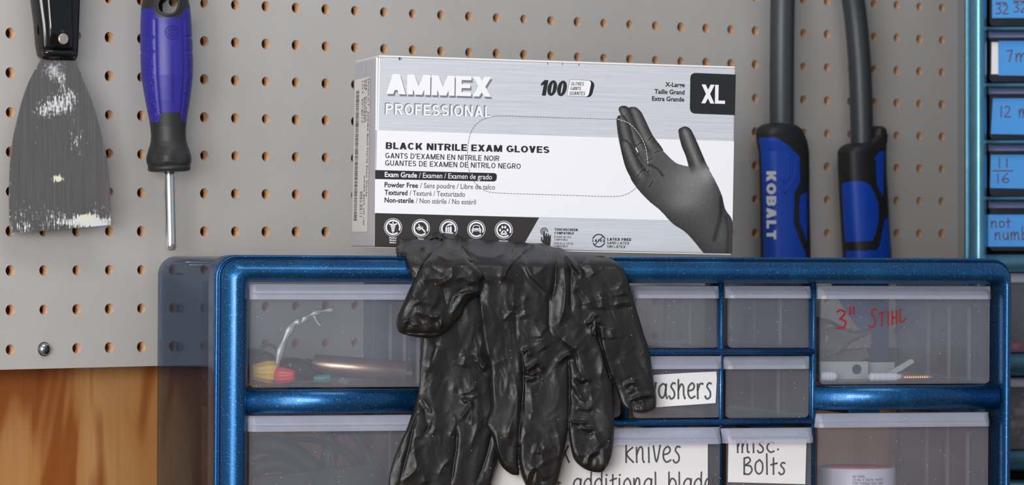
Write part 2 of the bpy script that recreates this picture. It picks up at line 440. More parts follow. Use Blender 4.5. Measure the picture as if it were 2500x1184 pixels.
def block(fr, parent, name, body, px0, ytop, ybot, px1, y, mk, sx=.2, sy=.16, shear=0.0, gap=.13, put=None):
    """straight-sided printed capitals, each built from bars, slanted bars and ring parts"""
    mb = MB(); pen = 0.0; out = []
    WD = {'I': sx, 'L': .62, 'E': .66, 'F': .62, 'T': .68, 'M': .98, 'N': .78, 'O': .84, 'G': .84, 'C': .80, 'B': .74, 'P': .70, 'R': .76, 'S': .70, 'A': .82, 'V': .78, 'X': .80, 'K': .78, 'H': .76, 'U': .74, 'D': .78,
          ' ': .26, "'": sx, '1': .46, '0': .66}
    hx = sx * 1.18
    for ch in body:
        acc = ch in 'ÁÉ'; ch = {'Á': 'A', 'É': 'E'}.get(ch, ch); w = WD[ch]; P = []
        def r(x0, x1, z0, z1): P.append([(x0, z0), (x1, z0), (x1, z1), (x0, z1)])
        def d(xa, za, xb, zb, h=hx): P.append([(xa - h / 2, za), (xa + h / 2, za), (xb + h / 2, zb), (xb - h / 2, zb)])
        def e(cx, cz, rx, rz, a0, a1):
            n = max(3, int(abs(a1 - a0) / 12)); A_ = [math.radians(a0 + (a1 - a0) * k / n) for k in range(n + 1)]
            for k in range(n):
                P.append([(cx + rx * math.cos(A_[k]), cz + rz * math.sin(A_[k])), (cx + rx * math.cos(A_[k + 1]), cz + rz * math.sin(A_[k + 1])),
                          (cx + (rx - sx) * math.cos(A_[k + 1]), cz + (rz - sy) * math.sin(A_[k + 1])), (cx + (rx - sx) * math.cos(A_[k]), cz + (rz - sy) * math.sin(A_[k]))])
        def bowl(z0, z1, q): r(sx * .5, w * q, z1 - sy, z1); r(sx * .5, w * q, z0, z0 + sy); e(w * q, (z0 + z1) / 2, w * (1 - q), (z1 - z0) / 2, -90, 90)
        if ch in 'EFLHKBDPRMN1': 
            if ch != '1': r(0, sx, 0, 1)
        if ch == 'E': r(0, w, 1 - sy, 1); r(0, w, 0, sy); r(0, w * .93, .5 - sy / 2, .5 + sy / 2)
        if ch == 'F': r(0, w, 1 - sy, 1); r(0, w * .9, .5 - sy / 2, .5 + sy / 2)
        if ch == 'L': r(0, w, 0, sy)
        if ch == 'I': r(0, w, 0, 1)
        if ch == 'T': r(0, w, 1 - sy, 1); r(w / 2 - sx / 2, w / 2 + sx / 2, 0, 1)
        if ch == 'H': r(w - sx, w, 0, 1); r(0, w, .5 - sy / 2, .5 + sy / 2)
        if ch == 'M': r(w - sx, w, 0, 1); d(w / 2, 0, hx / 2, 1); d(w / 2, 0, w - hx / 2, 1)
        if ch == 'N': r(w - sx, w, 0, 1); d(w - hx / 2, 0, hx / 2, 1)
        if ch == 'A': d(hx / 2, 0, w / 2, 1); d(w - hx / 2, 0, w / 2, 1); r(w * .2, w * .8, .2, .2 + sy)
        if ch == 'V': d(w / 2, 0, hx / 2, 1); d(w / 2, 0, w - hx / 2, 1)
        if ch == 'X': d(hx / 2, 0, w - hx / 2, 1); d(w - hx / 2, 0, hx / 2, 1)
        if ch == 'K': d(sx + hx * .1, .28, w - hx / 2, 1); d(w - hx / 2, 0, w * .46, .62)
        if ch == 'O' or ch == '0': e(w / 2, .5, w / 2, .5, 0, 360)
        if ch == 'C': e(w / 2, .5, w / 2, .5, 42, 318)
        if ch == 'G': e(w / 2, .5, w / 2, .5, 42, 330); r(w * .55, w, .34, .34 + sy); r(w - sx * .9, w, .12, .34 + sy)
        if ch == 'U': r(0, sx, .32, 1); r(w - sx, w, .32, 1); e(w / 2, .34, w / 2, .34, 180, 360)
        if ch == 'S': q = (.5 + sy / 2) / 2; e(w / 2, 1 - q, w / 2, q, 25, 270); e(w / 2, q, w / 2, q, -155, 90)
        if ch == 'D': bowl(0, 1, .42)
        if ch == 'P': bowl(.40, 1, .5)
        if ch == 'R': bowl(.42, 1, .52); d(w - hx / 2, 0, w * .52, .5)
        if ch == 'B': bowl(.5 - sy / 2, 1, .5); bowl(0, .5 + sy / 2, .54)
        if ch == '1': r(w - sx, w, 0, 1); P.append([(w - sx, 1), (w - sx, .72), (0, .62), (0, .78)])
        if ch == "'": r(0, w, .7, 1)
        if acc: d(w * .5, 1.07, w * .62, 1.28, sx)
        out += [[(pen + x, z) for x, z in p] for p in P]; pen += w + gap
    pen -= gap
    if put is None:
        (a, zt), (_, zb) = fr.at(px0, ytop, y), fr.at(px0, ybot, y); b_ = fr.at(px1, ybot, y)[0]
        for k, p in enumerate(out):
            yy = y - (k % 40) * 1.5e-6
            q = [(a + (x + shear * z) / (pen + shear) * (b_ - a), yy, zb + z * (zt - zb)) for x, z in p]
            A2 = sum(q[i][0] * q[(i + 1) % len(q)][2] - q[(i + 1) % len(q)][0] * q[i][2] for i in range(len(q)))
            mb.add(q if A2 > 0 else q[::-1], [tuple(range(len(q)))], 0)
    else:
        for k, p in enumerate(out): mb.add([put(x / pen, z, k) for x, z in p], [tuple(range(len(p)))], 0)
    return mb.build(name, mk, parent)


GL = {  # single stroke handwriting: width, strokes (x-height 1)
    'a': (.75, [[(.65, .85), (.4, 1), (.1, .75), (.08, .3), (.3, .02), (.55, .25), (.66, .95)], [(.66, .95), (.62, .4), (.72, .0)]]),
    'b': (.7, [[(.08, 1.9), (.08, .0)], [(.08, .6), (.3, 1), (.62, .8), (.62, .25), (.35, 0), (.08, .2)]]),
    'c': (.6, [[(.6, .9), (.4, 1.02), (.12, .7), (.1, .3), (.35, 0), (.6, .1)]]),
    'd': (.75, [[(.62, .8), (.4, 1), (.1, .75), (.08, .3), (.3, .02), (.55, .2), (.62, .6)], [(.64, 1.9), (.62, .8), (.68, 0)]]),
    'e': (.65, [[(.08, .5), (.45, .6), (.58, .85), (.4, 1.05), (.12, .8), (.08, .3), (.3, 0), (.6, .12)]]),
    'h': (.7, [[(.08, 1.6), (.08, 0)], [(.08, .55), (.3, .98), (.5, .8), (.52, .3), (.62, 0)]]),
    'i': (.3, [[(.12, 1), (.14, 0)], [(.13, 1.4), (.16, 1.42)]]),
    'k': (.65, [[(.08, 1.6), (.08, 0)], [(.58, 1), (.12, .55), (.6, 0)]]),
    'l': (.3, [[(.1, 1.9), (.13, 0)]]),
    'm': (1.1, [[(.08, 1.1), (.1, 0)], [(.1, .5), (.3, 1.05), (.45, 1), (.46, 0)], [(.46, .5), (.68, 1.05), (.84, .95), (.88, .1), (.98, 0)]]),
    'n': (.75, [[(.08, 1), (.1, 0)], [(.1, .5), (.32, 1), (.52, .9), (.55, .2), (.64, 0)]]),
    'o': (.7, [[(.35, 1), (.1, .75), (.1, .25), (.35, 0), (.6, .25), (.6, .75), (.4, 1)]]),
    'r': (.55, [[(.08, 1), (.1, 0)], [(.1, .55), (.28, .98), (.5, 1)]]),
    's': (.6, [[(.55, 1), (.35, 1.06), (.2, .8), (.45, .45), (.45, .1), (.2, -.05), (.05, .12)]]),
    't': (.55, [[(.25, 1.5), (.25, 0)], [(.02, .85), (.52, 1.0)]]),
    'u': (.7, [[(.08, 1), (.1, .25), (.3, 0), (.52, .25), (.56, 1)], [(.56, 1), (.6, 0)]]),
    'v': (.6, [[(.05, 1.1), (.28, 0), (.55, 1.1)]]),
    'w': (1.0, [[(.05, 1), (.25, 0), (.48, .9), (.7, 0), (.92, 1.05)]]),
    'x': (.6, [[(.05, 1), (.55, 0)], [(.55, 1), (.05, 0)]]),
    'B': (.85, [[(.1, 1.5), (.1, 0)], [(.1, 1.45), (.45, 1.55), (.6, 1.2), (.15, .8)], [(.15, .8), (.6, .75), (.75, .35), (.5, -.02), (.12, .02)]]),
    'O': (.8, [[(.4, 1.3), (.1, 1), (.08, .35), (.35, 0), (.65, .3), (.65, 1), (.4, 1.32)]]),
    '+': (.8, [[(.62, .7), (.3, .75), (.1, .4), (.35, .05), (.7, .15)], [(.1, 1.2), (.35, .8), (.7, 0)]]),
    '.': (.5, [[(.2, .25), (.22, .27)]]), '/': (.5, []), '-': (1, [[(0, .5), (1, .5)]]), ' ': (.6, []),
    '1': (.35, [[(.15, 1.5), (.15, 0)]]),
    '2': (.7, [[(.08, 1.2), (.3, 1.5), (.58, 1.2), (.4, .6), (.05, .05), (.65, .05)]]),
    '3': (.7, [[(.08, 1.35), (.35, 1.5), (.58, 1.25), (.3, .8)], [(.3, .8), (.62, .55), (.5, .1), (.08, .05)]]),
    '6': (.7, [[(.5, 1.5), (.15, .9), (.08, .35), (.35, 0), (.6, .3), (.4, .7), (.12, .45)]]),
    '7': (.7, [[(.05, 1.4), (.55, 1.5), (.5, 1.2), (.3, 0)]]),
    'S': (.75, [[(.7, 1.45), (.4, 1.55), (.2, 1.2), (.5, .7), (.5, .2), (.25, -.05), (.0, .1)]]),
    'T': (.6, [[(.0, 1.1), (.55, 1.2)], [(.28, 1.15), (.25, 0)]]),
    'I': (.3, [[(.12, 1.2), (.12, 0)]]),
    'H': (.6, [[(.08, 1.2), (.08, 0)], [(.45, 1.2), (.45, 0)], [(.08, .55), (.45, .6)]]),
    'L': (.6, [[(.08, 1.3), (.1, .1), (.55, .35)]]),
    '"': (.5, [[(.08, 1.7), (.08, 1.2)], [(.3, 1.75), (.3, 1.25)]]),
}


def write(mb, fr, s, px0, pybase, pyx, px1, y, wpx, mi=1, slope=0.0):
    asc = .4 if s.islower() and s[0] in 'wxk+' else 1.0
    """handwriting: baseline and x-height top as pixels, spread from px0 to px1"""
    tot = sum(GL[c][0] + .12 for c in s) - .12; k = (px1 - px0) / tot; h = pybase - pyx; x = 0.0
    scale = abs(fr.at(px0 + 1, pybase, y)[0] - fr.at(px0, pybase, y)[0])
    for c in s:
        w, st = GL[c]
        for pl in st:
            P = [fr.at(px0 + (x + p[0]) * k, pybase - (p[1] if p[1] < 1.1 else 1.1 + (p[1] - 1.1) * asc) * h + slope * (x + p[0]) * k, y) for p in pl]
            mb.stroke(P, wpx * scale, y, mi)
            mb.disc(P[-1][0], P[-1][1], wpx * scale * .62, y - .00002, mi, 8)
        x += w + .12


# ------------------------------------------------------------------ the setting: plywood wall, bench, floor
a = 0.0254; TH = 40.06; S0 = 96.6; Z0 = F * a / S0
ux = (-1224.8) / F * Z0
BF = Frame((ux, Z0, CAMZ + 0.352 * a), TH)
mb = MB(); mb.box(-0.9, 2.2, 0.032, 0.06, -1.41, 1.3)
o = struct(mb.build('wall_back', 'ply')); o.matrix_world = BF.m
mb = MB(); mb.box(-4, 4, -3, 6, -0.05, 0.0); struct(mb.build('floor', 'floor'))

# pegboard with real holes ----------------------------------------------------
mb = MB(); K = 16; R = 0.00348; TB = 0.0062
sq = []
for k in range(K):
    an = 2 * math.pi * (k + .5) / K; c_, s_ = math.cos(an), math.sin(an); q = 0.5 * a / max(abs(c_), abs(s_)); sq.append((c_ * q, s_ * q))
h = a / 2; cor = {1: (h, h), 5: (-h, h), 9: (-h, -h), 13: (h, -h)}
rows = range(-3, 12); cols = range(-6, 66)
for i in cols:
    for j in rows:
        x, z = i * a, j * a; rr = R * random.uniform(.94, 1.05)
        vs = [(x + p[0], 0, z + p[1]) for p in sq] + [(x + rr * math.cos(2 * math.pi * (k + .5) / K), 0, z + rr * math.sin(2 * math.pi * (k + .5) / K)) for k in range(K)]
        vs += [(v_[0], TB, v_[2]) for v_ in vs[K:]]
        fs = [(k, K + k, K + (k + 1) % K, (k + 1) % K) for k in range(K)]
        mb.add(vs, fs, 0)
        o_ = len(mb.v) - len(vs)
        for k in range(K):
            mb.f.append((o_ + K + k, o_ + 2 * K + k, o_ + 2 * K + (k + 1) % K, o_ + K + (k + 1) % K)); mb.mi.append(1); mb.sm.append(True)
        for ci, (cx_, cz_) in enumerate(((h, h), (-h, h), (-h, -h), (h, -h))):
            k = ci * 4 + 1; mb.add([vs[k], vs[(k + 1) % K], (x + cx_, 0, z + cz_)], [(0, 2, 1)], 0)
x0, x1, z0, z1 = -6.5 * a, 65.5 * a, -3.5 * a, 11.5 * a
mb.add([(x0, 0, z0), (x1, 0, z0), (x1, TB, z0), (x0, TB, z0)], [(0, 3, 2, 1)], 1)
mb.add([(x0, 0, z1), (x1, 0, z1), (x1, TB, z1), (x0, TB, z1)], [(0, 1, 2, 3)], 1)
board = fix_normals(mb.build('pegboard', ['board', 'fibre'])); board.matrix_world = BF.m
board['label'] = 'grey painted pegboard with rows of round holes on the plywood wall'; board['category'] = 'pegboard'

# screw in the board's bottom row
sf = Frame(tuple(BF.world(a, 0, -3 * a)), TH)
sc = empty('pan_head_screw', sf.m, 'round silver screw with washer in the bottom row of pegboard holes', 'screw')
mb = MB(); mb.lathe([(.0046, -.0001), (.0046, -.0009), (.0030, -.0010)], axis='y', n=28); fix_normals(mb.build('washer', 'tube', sc))
mb = MB(); mb.lathe([(.0040, -.0010), (.0040, -.0019), (.0034, -.0028), (.0022, -.0034), (.0012, -.0036)], axis='y', n=28); fix_normals(mb.build('screw_head', 'zinc', sc))
mb = MB(); mb.box(-.0016, .0016, -.0038, -.0030, -.0003, .0003); mb.box(-.0003, .0003, -.0038, -.0030, -.0016, .0016); mb.build('cross_slot', 'tube', sc)

# ------------------------------------------------------------------ storage cabinet (front)
ZL = 2.322
CF0 = ray(527, 622, ZL)
CF = Frame(CF0, 16.2, 0.31)          # local z=0 : top of the shell, x=0 : left edge, y=0 : front plane
CWx = CF.at(2472, 800)[0]
CBOT = CF.at(1400, 1330)[1]
cab = empty('drawer_cabinet', CF.m, 'metallic blue small-parts cabinet of clear drawers under the glove box', 'cabinet')


def cabinet_case(parent, w, zb, depth, il, it, ir, ib, mats, R=0.0125, shell_mat='shell', top_mat='shelltop'):
    """shell, bezel ring"""
    def ring(f, y, Rr): return rrect(0 + f * il, w - f * ir, zb + f * ib, 0 - f * it, Rr, 8, y)
    sh = 0.0012
    mb = MB()
    L = [rrect(sh, w - sh, zb + sh, -sh, R, 8, y) for y in (.005, depth - .0015)]
    L.append(rrect(sh + .0008, w - sh - .0008, zb + sh + .0008, -sh - .0008, R, 8, depth))
    q = .0022
    L += [rrect(sh + q, w - sh - q, zb + sh + q, -sh - q, R - q, 8, y) for y in (depth, .006)]
    mb.loops(L, 0, sm=False)
    o = fix_normals(mb.build('shell', [shell_mat, top_mat], parent))
    for p in o.data.polygons:
        if abs(p.normal.z) < 0.95 and abs(p.normal.y) < .5: p.use_smooth = True
        if p.normal.z > 0.9 and p.center.z > -.003: p.material_index = 1
    o.modifiers.new('wn', 'WEIGHTED_NORMAL')
    prof = [(0, .009), (0, .0035), (.02, .0022), (.06, .0016), (.11, .0020), (.13, .0034), (.15, .0016), (.17, .0002)] + [(.18 + .44 * k / 8, -.0006 - .0056 * math.sin(math.pi / 2 * k / 8)) for k in range(9)] + [
            (.72, -.0059), (.82, -.0048), (.92, -.0024), (.98, .0002), (1, .003), (1, .02), (1.0, .021)]
    mb = MB(); L = []
    for f, y in prof: L.append(ring(f, y, R * (1 - f) + .0022 * f + (.001 if f < .1 else 0)))
    mb.loops(L, 0)
    L2 = [ring(1.0, .021, .0022), ring(0.0, .021, R), ring(0, .009, R + .001)]; mb.loops(L2, 0, sm=False)
    fix_normals(mb.build('bezel', mats, parent))


il = CF.at(606, 800)[0]; it = -CF.at(1400, 691)[1]; ir = CWx - CF.at(2441, 800)[0]
CDEP = 0.194
cabinet_case(cab, CWx, CBOT, CDEP, il, it, ir, .016, 'blue')


def hbar(fr, px0, px1, py0, py1, y0, y1, pmid, bul=.3, ends=0.0):
    """rounded horizontal bar; z taken at pixel column pmid"""
    xa, xb = fr.at(px0, 800, y0)[0], fr.at(px1, 800, y0)[0]
    zt, zb = fr.at(pmid, py0, y0)[1], fr.at(pmid, py1, y0)[1]
    n = 10; L = []
    h = (zt - zb) / 2; zc = (zt + zb) / 2; d = h * bul * 2
    sec = [(y1, zb)] + [(y0 + d * (1 - math.cos(math.radians(t))), zc + h * math.sin(math.radians(t))) for t in [-90 + 180 * k / n for k in range(n + 1)]] + [(y1, zt)]
    mb = MB(); mb.loops([[(x, p[0], p[1]) for p in sec] for x in (xa, xb)], 0, sm=True, cap0=True, cap1=True)
    return mb


def vbar(fr, px0, px1, z0, z1, y0, y1, pz=800, bul=.5):
    xa, xb = fr.at(px0, pz, y0)[0], fr.at(px1, pz, y0)[0]
    h = (xb - xa) / 2; xc = (xa + xb) / 2; n = 8; d = h * bul * 2
    sec = [(xa, y1)] + [(xc + h * math.sin(math.radians(t)), y0 + d * (1 - math.cos(math.radians(t)))) for t in [-90 + 180 * k / n for k in range(n + 1)]] + [(xb, y1)]
    mb = MB(); mb.loops([[(p[0], p[1], z) for p in sec] for z in (z0, z1)], 0, cap0=True, cap1=True)
    return mb


zin_t = -it + .001; zin_b = CBOT + .016
for (p0, p1) in ((1061, 1072), (1982, 1994)):
    fix_normals(vbar(CF, p0, p1, zin_b, zin_t, .0005, .03).build('upright_divider', 'blue', cab))
z_r3 = CF.at(1600, 1032, 0)[1]
for (p0, p1) in ((1300, 1311), (1526, 1537)):
    fix_normals(vbar(CF, p0, p1, z_r3, zin_t, .001, .03).build('upright_divider', 'blue', cab))
fix_normals(vbar(CF, 1757, 1768, zin_b, zin_t, .001, .03).build('upright_divider', 'blue', cab))
fix_normals(hbar(CF, 603, 1064, 951, 1011, -.0022, .02, 820).build('wide_rail', 'blue', cab))
fix_normals(hbar(CF, 1990, 2443, 942, 1001, -.0022, .02, 2200).build('wide_rail', 'blue', cab))
fix_normals(hbar(CF, 1064, 1990, 852, 866, .0, .03, 1780).build('thin_rail', 'blue', cab))
fix_normals(hbar(CF, 1064, 1990, 1023, 1039, .0, .03, 1780).build('thin_rail', 'blue', cab))
fix_normals(hbar(CF, 1064, 1990, 1222, 1236, .0, .03, 1780).build('thin_rail', 'blue', cab))
# lower band closing the cabinet below the frame
for p0, p1, pm, yy in ((603, 1064, 820, 1272), (1064, 1990, 1500, 1268), (1990, 2443, 2200, 1262)):
    fix_normals(hbar(CF, p0, p1, yy, yy + 55, .0, .02, pm).build('wide_rail', 'blue', cab))
# inner walls and drawer runners
for p0 in (1066, 1988):
    x = CF.at(p0, 800, .0)[0]; mb = MB(); mb.box(x - .0008, x + .0008, .03, .185, zin_b, zin_t); mb.build('inner_wall', 'shell', cab)
for pc, py in ((745, 948), (940, 948), (1450, 868), (1650, 868), (1870, 868), (1640, 1041), (1870, 1041), (2110, 1003), (2330, 1003), (1650, 853), (1870, 853)):
    x, z = CF.at(pc, py, .03); w_ = .011
    mb = MB(); mb.box(x - w_, x + w_, .03, .17, z - .0016, z + .0004); mb.build('drawer_runner', 'blue', cab)


yb_ = .184
for P in ([(2030, 690), (2052, 735), (2075, 770), (2098, 800), (2128, 812), (2128, 690)], [(2128, 690), (2128, 935), (2170, 935), (2170, 690)]):
    mb = MB(); mb.prism([CF.at(px, py, yb_) for px, py in P], yb_, yb_ + .002); fix_normals(mb.build('back_panel', 'blue', cab))


def drawer(fr, parent, px0, px1, py0, py1, lip_px, pull=0.0, ribs=(), depth=.15, slx=4, mats=('clear', 'lip', 'rib'), lipout=.0085, name='drawer', label=None, liph=None):
    """tray with front, sides, back, floor; children pull_lip and rib"""
    yf = .006 - pull; t = .0013
    pm = (px0 + px1) / 2
    xa, xb = fr.at(px0 + slx, 800, yf)[0], fr.at(px1 - slx, 800, yf)[0]
    zt, zb = fr.at(pm, py0, yf)[1], fr.at(pm, py1, yf)[1]
    mb = MB(); r = .003
    bot = [(xb - r + r * math.sin(math.radians(q)), zb + r - r * math.cos(math.radians(q))) for q in range(90, -1, -18)] + \
          [(xa + r - r * math.sin(math.radians(q)), zb + r - r * math.cos(math.radians(q))) for q in range(0, 91, 18)]
    out = [(xb, zt)] + bot + [(xa, zt)]
    inn = [(xb - t, zt)] + [(min(max(p[0], xa + t), xb - t), max(p[1], zb + t)) for p in bot] + [(xa + t, zt)]
    mb.prism(out, yf, yf + t)                              # front
    nfront = len(mb.f)
    L = [[(p[0], y, p[1]) for p in out] + [(p[0], y, p[1]) for p in inn[::-1]] for y in (yf + t, yf + depth)]
    mb.loops(L, 0, sm=False, cap1=False)
    mb.prism([(p[0], p[1] if p[1] < zt else zt - .004) for p in inn], yf + depth - t, yf + depth)
    mb.mi = [0] * nfront + [1] * (len(mb.f) - nfront)
    d = fix_normals(mb.build(name, [mats[0], 'walls' if mats[0] == 'clear' else mats[0]], parent))
    if label: d['label'] = label
    # pull lip: sloped, ribbed, a turned-down front edge
    lx0, lx1 = fr.at(px0, 800, yf - lipout * .6)[0], fr.at(px1, 800, yf - lipout * .6)[0]
    hh = liph or (zt - fr.at(pm, py0 + lip_px, yf)[1])
    pr = [(0, 0), (-.18, -.02)]
    if liph is None and lip_px > 33:
        for k in range(7): u = k / 7; pr += [(-.22 - .6 * u, -.08 - .5 * u), (-.26 - .6 * u, -.045 - .5 * u)]
    pr += [(-.85, -.6), (-.97, -.68), (-1, -.78), (-1, -1), (-.84, -1), (-.8, -.78), (-.15, -.2), (0, -.2)]
    mb = MB(); L = []
    n_ = 6
    for k in range(n_ + 1): pass
    cr = .0045
    st = [(0, .35), (.0009, .6), (.0022, .82), (cr, 1.0)]
    xs = [(lx0 + o, s) for o, s in st] + [(lx1 - o, s) for o, s in st[::-1]]
    for x, s in xs: L.append([(x, yf + p[0] * lipout * (s if p[0] < -.2 else 1), zt + p[1] * hh) for p in pr])
    mb.loops(L, 0, sm=False, cap0=True, cap1=True)
    fix_normals(mb.build('pull_lip', mats[1], d))
    for (yr, hgt) in ribs:
        mb = MB(); mb.box(xb - t - .0014, xb - t, yf + yr, yf + yr + .0028, zb + t, zt - (zt - zb) * hgt); mb.build('side_rib', mats[2], d)
    return d, (xa, xb, yf, zb, zt)


RB = ((.028, .22), (.062, .22), (.098, .22))
dL1, gL1 = drawer(CF, cab, 607, 1060, 693, 945, 38, 0, RB, slx=3)
dL2, gL2 = drawer(CF, cab, 607, 1060, 1013, 1268, 38, .002, RB, slx=3)
dR1, gR1 = drawer(CF, cab, 1996, 2422, 698, 937, 32, 0, RB, slx=6, label='drawer with red marker writing')
dR2, gR2 = drawer(CF, cab, 1991, 2420, 1007, 1255, 34, .002, RB, slx=6)
RS = ((.05, .16), (.1, .16))
sm1 = [drawer(CF, cab, p, q, 698, 849, 30, 0, RS, slx=5) for p, q in ((1076, 1298), (1312, 1524), (1546, 1759), (1772, 1984))]
sm2 = [drawer(CF, cab, p, q, 869, 1020, 31, .001 + (.003 if i == 2 else 0), RS, slx=5) for i, (p, q) in enumerate(((1076, 1298), (1306, 1520), (1542, 1765), (1768, 1980)))]
sm2[2][0]['label'] = 'drawer with white paper label reading washers'
dW, gW = drawer(CF, cab, 1078, 1765, 1045, 1220, 40, .006, RS, slx=6, lipout=.011, label='wide drawer with a large white paper label')
dM, gM = drawer(CF, cab, 1768, 1990, 1044, 1220, 36, .006, RS, slx=8, lipout=.011, label='drawer with white paper label reading misc. Bolts')


def label_card(dr, fr, quad, y, mats=('paper', 'ink'), th=.0003, name='paper_label', writes=(), wpx=5):
    mb = MB(); mb.prism([fr.at(px, py, y) for px, py in quad], y, y + th, 0)
    for w_ in writes: write(mb, fr, w_[0], w_[1], w_[2], w_[3], w_[4], y - .00006, w_[6] if len(w_) > 6 else wpx, 1, w_[5] if len(w_) > 5 else 0)
    o = fix_normals(mb.build(name, mats, dr)); return o


label_card(sm2[2][0], CF, [(1560, 922), (1600, 915), (1680, 910), (1749, 907), (1750, 925), (1747, 984), (1690, 988), (1603, 994), (1560, 995)], sm2[2][1][2] - .0006,
           writes=[('washers', 1574, 972, 937, 1738, -.0)], wpx=4.6)
label_card(dW, CF, [(1200, 1082), (1728, 1082), (1728, 1200), (1200, 1214)], gW[2] - .0006,
           writes=[('x o', 1368, 1128, 1084, 1450, 0), ('knives', 1526, 1128, 1092, 1662, 0), ('+ additional blades', 1350, 1205, 1168, 1760, 0)], wpx=4.3)
label_card(dM, CF, [(1779, 1068), (1969, 1068), (1966, 1182), (1777, 1177)], gM[2] - .0006,
           writes=[('misc.', 1798, 1104, 1079, 1908, 0), ('BOlts', 1814, 1157, 1131, 1918, 0)], wpx=4.2)
mb = MB(); yv = gR1[2] - .00012
write(mb, CF, '3"', 2040, 802, 772, 2092, yv, 4.6, 0, 0); write(mb, CF, 'STIHL', 2122, 798, 771, 2212, yv, 3.6, 0, -.12)
mb.build('marker_writing', 'inkred', dR1)

# ------------------------------------------------------------------ drawer contents
def cpt(px, py, y): x, z = CF.at(px, py, y); return Vector((x, y, z))


flo = gL1[3] + .0014                                       # floor of the top left drawer


def rest(mb, z):                                           # let a builder's shape rest on height z
    d = z - min(p[2] for p in mb.v); mb.v = [(p[0], p[1], p[2] + d) for p in mb.v]; return mb


# yellow and red wire connectors
def connector(px, py, y, r, ln, mk, label, ang, n=10):
    mb = MB(); L = []
    for h_, rr in ((0, .8), (.05, 1.0), (.35, .98), (.75, .78), (.95, .62), (1.0, .45)):
        l = []
        for k in range(n * 4):
            t_ = 2 * math.pi * k / (n * 4); q = r * rr * (1 + .06 * math.cos(n * t_)) if 0 < h_ < 1 else r * rr
            l.append(Vector((h_ * ln, q * math.cos(t_), q * math.sin(t_))))
        L.append(l)
    Rm = Matrix.Rotation(math.radians(ang), 3, 'Z'); c_ = cpt(px, py, y)
    mb.loops([[Rm @ p + c_ for p in l] for l in L], 0, cap0=True, cap1=True); rest(mb, flo)
    o = thing('wire_connector', mb, mk, CF, label, 'connector'); fix_normals(o)


connector(671, 905, .030, .0072, .0150, 'yellow', 'yellow ribbed twist wire connector in the top left drawer', 185)
connector(674, 908, .026, .0052, .0125, 'red', 'red twist wire connector beside the yellow one in a drawer', -32)
connector(808, 915, .024, .0030, .011, 'green', 'small green twist wire connector under the metal tube', 172)
# metal tube
mb = MB(); p0, p1 = cpt(770, 893, .075), cpt(999, 912, .040)
dv = (p1 - p0).normalized(); a_ = dv.cross(Vector((0, 0, 1))).normalized(); b_ = a_.cross(dv)
def cyl(p0, p1, r0, r1, n=32):
    dv = (p1 - p0).normalized(); a_ = dv.cross(Vector((0, .3, 1))).normalized(); b_ = a_.cross(dv)
    return [[p + a_ * r * math.cos(2 * math.pi * k / n) + b_ * r * math.sin(2 * math.pi * k / n) for k in range(n)] for p, r in ((p0, r0), (p1, r1))]
rt = .0066
L = cyl(p0, p1, rt, rt); L2 = cyl(p0, p1, rt - .0008, rt - .0008)
mb.loops([L[0], L[1], L2[1], L2[0], L[0]], 0); rest(mb, flo)
for k in range(len(mb.f)): mb.sm[k] = True
o = thing('metal_tube', mb, 'bronze', CF, 'dull golden metal tube lying in the top left drawer', 'tube'); fix_normals(o)
# glass capsule and small glass fuse
mb = MB(); c_ = cpt(655, 848, .06); mb.lathe([(.0005, -.008), (.004, -.0068), (.0072, -.003), (.0078, 0), (.0072, .003), (.004, .0068), (.0005, .008)], tuple(c_), n=24)
bulb = mb
mb.lathe([(.0035, -.017), (.0035, -.0065)], tuple(c_), n=16, mi=1)
rest(mb, flo); thing('glass_bulb', mb, ['glass', 'zinc'], CF, 'small clear glass bulb behind the yellow wire connector', 'bulb')
mb = MB(); c_ = cpt(822, 924, .024); mb.lathe([(.0018, -.0), (.0018, .0085)], tuple(c_), 'x', 14); rest(mb, flo)
thing('glass_fuse', mb, 'glass', CF, 'tiny clear glass fuse beside the green wire connector', 'fuse')
# twisted grey strip of wire
mb = MB(); P = [cpt(px, py, .045) for px, py in ((672, 925), (677, 880), (688, 838), (705, 800), (722, 778), (735, 779), (746, 768), (765, 757), (790, 750), (815, 747))]
P = smooth_path([tuple(p) for p in P], 5)
mb.tube(P, [.0022 + .0007 * math.sin(i * .9) - (.0006 if i > 22 else 0) for i in range(len(P))], 8, 0, .5)
P = smooth_path([tuple(cpt(px, py, .045)) for px, py in ((766, 760), (773, 775), (783, 787))], 4); mb.tube(P, .0010, 6, 0)
rest(mb, flo); thing('twist_tie', mb, 'plate', CF, 'bent silvery twisted wire tie standing up in the top left drawer', 'wire')
# crumpled black bags lying behind the tube
def lump(name, pts, y, dep, mk, label, cat, seed, floor=None):
    """crumpled body: outline in pixels, pulled back and roughened"""
    rnd = random.Random(seed); P = [cpt(px, py, y) for px, py in pts]; c_ = sum(P, Vector()) / len(P)
    P = smooth_path([tuple(p) for p in P], 4, True); L = []
    for s_, yy in ((.55, -.0), (.85, .15), (1, .5), (.9, .8), (.5, 1)):
        L.append([Vector((c_.x + (p.x - c_.x) * s_ + rnd.uniform(-.0003, .0003), y + dep * yy + rnd.uniform(-.0006, .0006), c_.z + (p.z - c_.z) * s_ + rnd.uniform(-.0003, .0003))) for p in P])
    mb = MB(); mb.loops(L, 0, cap0=True, cap1=True)
    if floor is not None: rest(mb, floor)
    fix_normals(thing(name, mb, mk, CF, label, cat))


